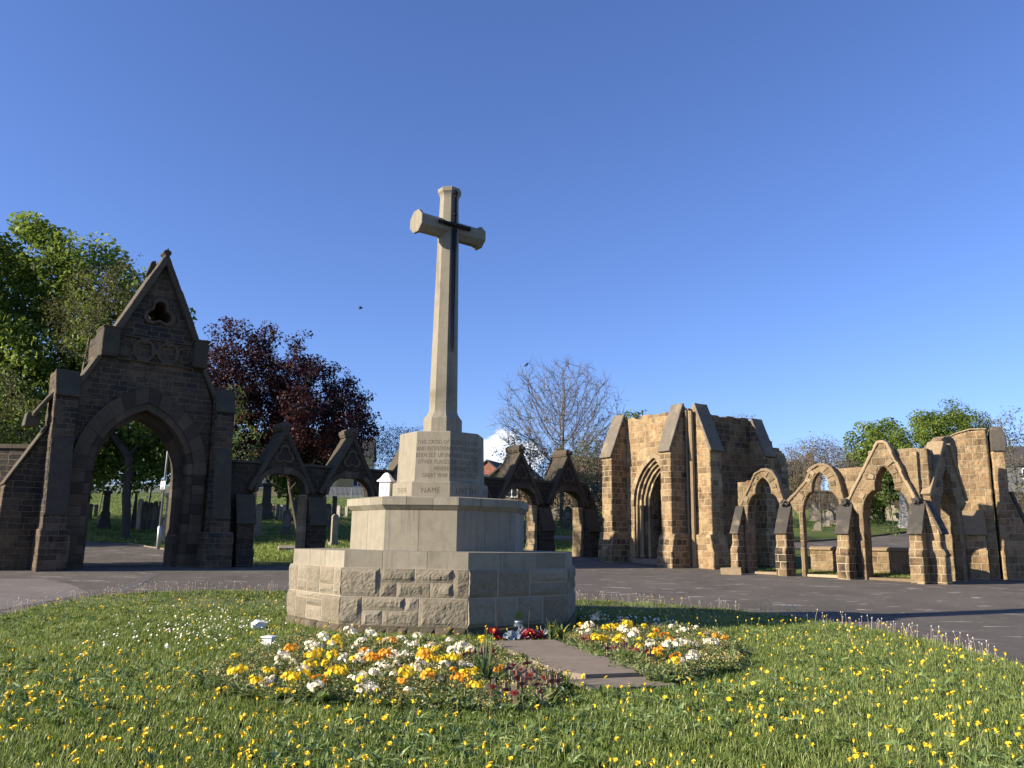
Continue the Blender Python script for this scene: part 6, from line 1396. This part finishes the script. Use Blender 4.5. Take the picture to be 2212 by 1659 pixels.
# ------------------------------------------------------------------ bedding primroses
def petal_mat(name, a, b):
    s = NT(name); t = s.n('Attribute', {'attribute_name': 'tone'}).outputs['Fac']; c = s.ramp(t, [(0, b), (.6, a), (1, a)]); s.done(c, .55)
    tr = s.n('BsdfTranslucent', None, Color=c); mx = s.n('MixShader', None, Fac=.25); s.nt.links.new(s.b.outputs[0], mx.inputs[1]); s.nt.links.new(tr.outputs[0], mx.inputs[2]); s.nt.links.new(mx.outputs[0], s.out.inputs['Surface']); return s.m
PET = {'white': petal_mat('primrose_white', (.92, .86, .66), (.85, .70, .40)), 'yellow': petal_mat('primrose_yellow', (.90, .66, .03), (.85, .50, .02)), 'orange': petal_mat('primrose_orange', (.88, .40, .03), (.80, .28, .03))}
M_EYE = plain('primrose_eye', (.75, .48, .04), .6)
def primrose(colour, r, nfl, rad):
    lf, hd = MB(), MB(); V, F, T = [], [], []
    for i in range(10): leaf(V, F, T, 0, 0, .0, r.uniform(.09, .17), r.uniform(.045, .065), i * .63 + r.uniform(-.3, .3), r.uniform(.35, 1.0), r.uniform(.2, .6), r.random(), 5)
    lf.v, lf.f, lf.t, lf.m = V, F, T, [0] * len(F)
    hz = r.uniform(.11, .15); tube(hd, [(0, 0, 0), (0, 0, hz)], [.005, .004], 5, .5, 1)
    for k in range(nfl):
        th = r.uniform(0, 6.28); ph = math.acos(1 - r.random() * 1.15); a = Vector((math.sin(ph) * math.cos(th), math.sin(ph) * math.sin(th), math.cos(ph))); rq = rad * r.uniform(.75, 1.3); c = Vector((0, 0, hz)) + Vector((a.x * rq, a.y * rq, a.z * rq * .8))
        u = a.orthogonal().normalized(); v = a.cross(u); o = r.uniform(0, 6.28); fr_ = r.uniform(.014, .020)
        for p in range(5):
            t = o + p * math.tau / 5; d = u * math.cos(t) + v * math.sin(t); s = a.cross(d) * fr_ * .52; cup = a * fr_ * r.uniform(.05, .4)
            hd.add([c, c + d * fr_ * .45 + s * .8 + cup * .4, c + d * fr_ + s * .75 + cup, c + d * fr_ * .88 + cup * .8, c + d * fr_ - s * .75 + cup, c + d * fr_ * .45 - s * .8 + cup * .4], [(0, 1, 2, 3), (0, 3, 4, 5)], r.uniform(.35, 1) if r.random() < .85 else .1, 0)
        hd.add([c + a * .0025 + (u * math.cos(j) + v * math.sin(j)) * .003 for j in np.arange(5) * math.tau / 5], [(0, 1, 2, 3, 4)], .5, 2)
    return proto_mesh(lf, 'leaves', [M_BEDLEAF]), proto_mesh(hd, 'flower_head', [PET[colour], M_STEM, M_EYE])
def primroses():
    r = random.Random(91); E4 = lambda x, y: ((1080 + x * .6932) / 1.8228, (1650 + y * .6932) / 1.8228); C9 = lambda x, y: ((1800 + x * .3617) / 1.8228, (2350 + y * .3617) / 1.8228); G = lambda x, y: ((2250 + x * .8056) / 1.8228, (2350 + y * .8056) / 1.8228)
    L = {'white': [(E4, q) for q in [(540, 1235), (275, 1260), (440, 1222), (490, 1270), (240, 1305), (628, 1300), (743, 1285), (805, 1275), (400, 1340), (690, 1365), (770, 1340), (710, 1385), (490, 1385), (430, 1470), (500, 1475), (560, 1450), (530, 1495), (485, 1535), (745, 1540), (990, 1285), (1075, 1290), (1015, 1330), (1105, 1385), (250, 1530), (885, 1290), (455, 1300), (660, 1345), (1040, 1345), (380, 1395), (735, 1350), (820, 1435), (615, 1405), (535, 1345), (700, 1420), (30, 1390), (10, 1460), (-60, 1490), (150, 1420)]] +
               [(C9, q) for q in [(1510, 265), (1330, 365), (1450, 400), (1790, 375), (1855, 400), (1945, 355), (1800, 455), (1940, 450), (2110, 505), (1785, 260), (1385, 385)]] + [(G, q) for q in [(310, 165), (560, 165), (660, 182), (470, 240), (520, 240), (560, 232), (600, 232), (695, 235), (385, 235), (590, 285)]],
         'yellow': [(E4, q) for q in [(340, 1285), (320, 1270), (100, 1470), (110, 1495), (340, 1445), (370, 1450), (205, 1370), (320, 1375), (925, 1300), (855, 1330), (1115, 1320), (440, 1395), (955, 1390), (300, 1395), (190, 1510), (1130, 1455), (890, 1445), (945, 1365), (-40, 1430), (60, 1540), (-120, 1500), (200, 1410), (1080, 1470), (360, 1300), (250, 1345), (780, 1395), (905, 1375)]] +
                   [(C9, q) for q in [(1345, 310), (1570, 475), (1600, 345), (1660, 350), (1990, 470), (2110, 450), (1640, 400), (1740, 335), (1860, 345), (2040, 360)]] + [(G, q) for q in [(145, 213), (395, 205), (240, 235), (630, 190), (330, 245)]],
         'orange': [(E4, q) for q in [(668, 1275), (85, 1300), (90, 1345), (510, 1345), (590, 1375), (640, 1380), (555, 1390), (855, 1392), (735, 1495), (865, 1490), (1055, 1510), (1010, 1440), (1275, 1415), (240, 1490)]] +
                   [(C9, q) for q in [(2150, 405), (2190, 610), (1830, 500), (1950, 400)]] + [(G, q) for q in [(415, 185), (740, 208), (435, 280), (520, 300), (460, 200), (485, 215), (700, 205)]]}
    for b_, fn_ in ((beds[0], E4), (beds[1], C9)):
        xs = [q[0] for q in b_]; ys = [q[1] for q in b_]; k = 0; want = 34 if b_ is beds[0] else 14
        while k < want:
            x, y = r.uniform(min(xs), max(xs)), r.uniform(min(ys), max(ys))
            if inside(b_, x, y) and not in_mon(x, y, .3) and not on_path(x, y, .1) and not (x > -.3 and b_ is beds[0] and y < 12): L[r.choice(['yellow', 'white', 'yellow', 'white'])].append((fn_, (x, y, 1))); k += 1
    for col, items in L.items():
        pr = [primrose(col, r, n, rad) for n, rad in ((16, .045), (22, .055), (11, .036))]; first = None
        for i, (fn, q) in enumerate(items):
            if len(q) == 3: x, y = q[0], q[1]
            else: px, py = fn(*q); g = ghit(px, py, .19); x, y = g.x, g.y
            if in_mon(x, y, .2): d = Vector((x - MX, y - MY)); d = d.normalized() * 3.05; x, y = MX + d.x, MY + d.y
            side = 'larger bed in front of the memorial' if fn is E4 else 'smaller bed in the shadow beside the path'
            root = empty('primrose', (x, y, lawn_z(x, y) + .012)); root.rotation_euler = (r.uniform(-.2, .2), r.uniform(-.2, .2), r.uniform(0, 6.28)); s = r.uniform(1.05, 1.55); root.scale = (s, s, s * r.uniform(.85, 1.15))
            tag(root, f'{col} primrose cluster growing in the {side}', 'primrose', f'{col} primroses in the {side}')
            l, h = pr[r.randrange(3)]
            for nm, me in (('leaves', l), ('flower_head', h)): o = bpy.data.objects.new(nm, me); COL.objects.link(o); o.parent = root
primroses()
# ------------------------------------------------------------------ remembrance crosses, leaf clumps, wreath
M_WOOD = toned('small_cross_wood', [(.20, .135, .09), (.33, .23, .155)], nscale=30, bumpd=.002); M_POPPY = plain('poppy_red', (.26, .03, .015), .6); M_POPPYF = plain('poppy_faded', (.45, .16, .11), .6); M_BLK = plain('poppy_centre', (.015, .012, .012), .6)
def little_crosses():
    r = random.Random(17); C9 = lambda x, y: ((1800 + x * .3617) / 1.8228, (2350 + y * .3617) / 1.8228); f = Fr((0, 0), 0); protos = []
    for k in range(3):
        mb = MB(); bx(mb, f, -.0125, .0125, -.004, .004, -.05, .15, .3 + .2 * k); bx(mb, f, -.05, -.0126, -.004, .004, .085, .11, .3 + .2 * k); bx(mb, f, .0126, .05, -.004, .004, .085, .11, .3 + .2 * k); wood = proto_mesh(mb, 'cross', [M_WOOD])
        mb = MB(); pc = Vector((0, .0055, .0975))
        for (dx, dz, q) in ((-.009, .004, .017), (.009, .002, .017), (0, -.008, .015)): slab(mb, f, [(dx + q * math.cos(a), .0975 + dz + q * .8 * math.sin(a)) for a in np.arange(9) * math.tau / 9], .0045, .006 + .0012 * (dx > 0) + .002 * (dx == 0))
        pop = proto_mesh(mb, 'poppy', [M_POPPY if k else M_POPPYF]); mb = MB(); slab(mb, f, circle(0, .0975, .006, 8), .009, .0105); eye = proto_mesh(mb, 'centre', [M_BLK]); protos.append((wood, pop, eye))
    A = [(610, 790), (680, 830), (755, 790), (620, 905), (720, 905), (790, 860), (790, 930), (700, 1010), (880, 1000), (370, 1060), (540, 1085), (640, 1130), (930, 935), (1040, 985), (930, 1075), (1100, 975), (740, 960), (660, 960), (560, 860), (850, 905), (80, 665), (190, 645), (280, 625), (310, 660), (400, 640), (130, 655), (250, 670)]
    B = [(1360, 500), (1425, 490), (1450, 525), (1640, 610), (1820, 565), (1890, 600), (1960, 610), (2080, 650), (2130, 645), (2100, 700), (1500, 505), (1700, 590)]
    for lst, lab, grp in ((A, 'little wooden remembrance cross with red paper poppy in the larger bed', 'remembrance crosses in the larger bed'), (B, 'little wooden remembrance cross with poppy in the smaller bed across the path', 'remembrance crosses in the smaller bed')):
        for q in lst:
            px, py = C9(*q); g = ghit(px, py, .14); x, y = g.x, g.y; root = empty('wooden_cross', (x, y, lawn_z(x, y) + .045)); w_, p_, e_ = protos[r.randrange(3)]
            root.rotation_euler = (r.uniform(-.2, .1), r.uniform(-.15, .15), r.uniform(-.1, .7)); s = r.uniform(1.05, 1.4); root.scale = (s, s, s); tag(root, lab, 'cross', grp)
            a = bpy.data.objects.new('cross', w_); COL.objects.link(a); a.parent = root; a.rotation_euler = (0, 0, 0)
            b = bpy.data.objects.new('poppy', p_); COL.objects.link(b); b.parent = root; c = bpy.data.objects.new('centre', e_); COL.objects.link(c); c.parent = b
little_crosses()
M_STRAP = leafy('strap_leaves', [(0, (.05, .09, .025)), (.5, (.11, .17, .05)), (1, (.22, .27, .10))], .35); M_LEAFY = leafy('primula_leaves', [(0, (.07, .11, .03)), (.5, (.13, .19, .05)), (1, (.22, .28, .09))], .35)
def clumps():
    r = random.Random(23); C9 = lambda x, y: ((1800 + x * .3617) / 1.8228, (2350 + y * .3617) / 1.8228)
    def strap(label, px, py, n, h, w_, flop, mat=M_STRAP, name='daffodil_clump', stalks=0):
        g = ghit(px, py, .05); x, y = g.x, g.y; z = lawn_z(x, y) + .01; root = empty(name, (x, y, z)); tag(root, label, 'plant'); mb = MB()
        for i in range(n):
            az = r.uniform(0, 6.28); L = h * r.uniform(.6, 1.1); fl = flop * r.uniform(.3, 1.3); d = Vector((math.cos(az), math.sin(az), 0)); s = Vector((-d.y, d.x, 0)); p0 = Vector((x, y, z)) + d * r.uniform(0, .05); ring = []; V, F = [], []; k = 6
            for j in range(k + 1):
                q = j / k; c = p0 + d * L * (.12 * q + fl * q * q * .8) + Vector((0, 0, L * (q - fl * .62 * q ** 2.4))); wd = w_ * (1 - q ** 3) * (.55 + .45 * min(1, q * 4)) * .5 + .0008; V += [c - s * wd, c + s * wd]
            for j in range(k): F.append((j * 2, j * 2 + 1, j * 2 + 3, j * 2 + 2))
            mb.add(V, F, r.random())
        mb.build('leaves', mat, root, fixn=False, uv=False)
        if stalks:
            mb = MB()
            for i in range(stalks):
                d = Vector((r.uniform(-.12, .12), r.uniform(-.1, .1), 0)); hh = h * r.uniform(.9, 1.2); tube(mb, [(x + d.x * .3, y + d.y * .3, z), (x + d.x, y + d.y, z + hh * .7), (x + d.x * 1.25, y + d.y * 1.25, z + hh)], [.006, .0055, .005], 5, .8)
                tube(mb, [(x + d.x * 1.25, y + d.y * 1.25, z + hh), (x + d.x * 1.27, y + d.y * 1.27, z + hh + .03)], [.008, .004], 5, .9)
            mb.build('stalks', mat, root, uv=False)
    strap('large tulip clump with strap leaves and bare stalks beside the little crosses', *C9(300, 960), 24, .44, .045, .55, stalks=8, name='tulip_clump')
    strap('upright pale green leafy clump by the far edge of the path', *C9(1810, 745), 26, .22, .05, .28, M_LEAFY, 'leafy_clump'); strap('bushy green leaf clump beside the path and the wreath', *C9(1480, 620), 24, .20, .045, .35, M_LEAFY, 'leafy_clump'); strap('dark green leaf clump between the little crosses and the paving', *C9(720, 730), 20, .2, .05, .4, M_LEAFY, 'leafy_clump')
    strap('big crinkled dock rosette among the yellow primroses', *((1080 + 60 * .6932) / 1.8228, (1650 + 1440 * .6932) / 1.8228), 14, .25, .085, .7, M_LEAFY, 'dock_plant'); strap('weedy leaf clump at the broken corner of the paving', *C9(1160, 990), 16, .2, .05, .5, M_LEAFY, 'leafy_clump'); strap('pale leaf tuft at the low end of the paving', *C9(1560, 1090), 14, .16, .04, .6, M_LEAFY, 'leafy_clump')
    strap('tall grassy tuft against the shaded foot of the memorial', *C9(1020, 470), 26, .4, .018, .45, M_STRAP, 'grass_clump'); strap('leafy weeds growing in the shade behind the wreath', *C9(1130, 460), 20, .32, .05, .5, M_LEAFY, 'leafy_clump')
    g = ghit(*C9(660, 420), .0); x, y, z = g.x, g.y, lawn_z(g.x, g.y); root = empty('tulip_leaf', (x, y, z)); tag(root, 'single bright green leaf on a thin stem against the shaded stone', 'plant')
    t = at(*C9(675, 205), y); mb = MB(); tube(mb, [(x, y, z), (x - .03, y, z + .3), (t.x, y, t.z - .03)], [.004, .003, .002], 4, .4); mb.build('stem', M_LEAFY, root, uv=False)
    mb = MB(); mb.add([(t.x - .04, y, t.z + .01), (t.x - .02, y - .01, t.z - .04), (t.x + .03, y + .01, t.z - .045), (t.x + .05, y, t.z + .015), (t.x + .01, y + .01, t.z + .06), (t.x - .025, y, t.z + .05)], [(0, 1, 2, 5), (5, 2, 3, 4)], 1.0); mb.build('leaf', leafy('lit_leaf', [(0, (.16, .28, .03)), (1, (.2, .34, .04))], .5), root, fixn=False, uv=False)
clumps()
def wreath():
    r = random.Random(29); c = WALK.w(.10, -.55, 0); z = tz(c.x, c.y) + .05; root = empty('poppy_wreath', (c.x, c.y, z)); tag(root, 'red and white artificial flower wreath lying on the paving at the foot of the memorial', 'wreath')
    red, wht, slv = plain('wreath_red', (.26, .008, .012), .6), plain('silk_white', (.30, .34, .34), .7), plain('silver_sprig', (.5, .5, .54), .5); dark = plain('dark_foliage', (.02, .028, .02), .7)
    mb = MB(); tube(mb, [c + WALK.t * (.36 * math.cos(a)) + Vector((0, 0, .06 + .13 * max(0, math.sin(a)))) + WALK.n * (-.1 * math.sin(a)) for a in np.linspace(0, math.tau, 20)], [.055] * 20, 7); mb.build('ring', dark, root)
    def bloom(mb, p, rad, n, a):
        u = a.orthogonal().normalized(); v = a.cross(u)
        for k in range(n):
            t = k * math.tau / n + r.uniform(-.2, .2); d = u * math.cos(t) + v * math.sin(t); s = a.cross(d) * rad * .55; cp = a * rad * r.uniform(.1, .5)
            mb.add([p, p + d * rad * .6 + s + cp * .5, p + d * rad + cp, p + d * rad * .6 - s + cp * .5], [(0, 1, 2, 3)], r.random())
    def spray(name, spots, mat, rad, n, cnt=1):
        mb = MB()
        for (s, p, h) in spots:
            for _ in range(cnt): bloom(mb, c + WALK.t * (s + r.uniform(-.05, .05)) + WALK.n * (p + r.uniform(-.04, .04)) + Vector((0, 0, h + r.uniform(-.04, .05))), rad * r.uniform(.75, 1.2), n, (WALK.n * .8 + Vector((r.uniform(-.6, .6), r.uniform(-.3, .3), r.uniform(.2, 1)))).normalized())
        mb.build(name, mat, root, fixn=False, uv=False)
    spray('red_flowers', [(-.38, .1, .16), (-.33, .12, .06), (-.4, .08, .22), (.10, .12, .13), (.18, .12, .08), (.24, .1, .15), (.38, .08, .12), (.42, .06, .06)], red, .06, 6, 4)
    spray('white_flowers', [(-.20, .16, .15), (-.10, .17, .16), (-.13, .16, .05), (.48, .08, .15), (.5, .1, .04)], wht, .062, 5, 2)
    mb = MB()
    for (s, h, n) in ((.0, .1, 14), (.42, .12, 8), (.05, .02, 10)):
        for _ in range(n): p = c + WALK.t * s + WALK.n * .1 + Vector((0, 0, h)); d = Vector((r.uniform(-.7, .7), r.uniform(-.5, .2), r.uniform(.2, 1))).normalized(); q = p + d * r.uniform(.1, .2); tube(mb, [p, p.lerp(q, .6) + Vector((r.uniform(-.02, .02), 0, .01)), q], [.006, .005, .003], 4)
    mb.build('silver_sprigs', slv, root, uv=False)
    # jar and stakes
    gl = NT('clear_glass').done((.2, .25, .25), .05, Alpha=.3); g = WALK.w(.22, -.85, 0); z0 = tz(g.x, g.y) + .1; root = empty('glass_jar', (g.x, g.y, z0)); tag(root, 'clear glass jar standing behind the wreath', 'jar')
    mb = MB(); tube(mb, [g + Vector((0, 0, z0 + b)) for b in (0, .02, .15, .18, .185)], [.07, .08, .08, .06, .06], 14); mb.build('body', gl, root, smooth=True); mb = MB(); tube(mb, [g + Vector((0, 0, z0 + b)) for b in (.186, .21)], [.064, .064], 14); mb.build('lid', M_STEEL, root, smooth=True)
    for s, lean, lab in ((-.22, -.02, 'thin metal stake standing in the wreath nearest the sunlit corner'), (.30, .03, 'thin metal stake standing in the wreath on the shaded side')):
        g = WALK.w(s, -.6, 0); z0 = tz(g.x, g.y) + .09; mb = MB(); tube(mb, [g + Vector((0, 0, z0)), g + Vector((lean, 0, z0 + .42)), g + Vector((lean - .12, -.05, z0 + .5))], [.004, .004, .004], 5); o = mb.build('metal_stake', M_BARK, None, (g.x, g.y, z0)); tag(o, lab, 'stake')
wreath()
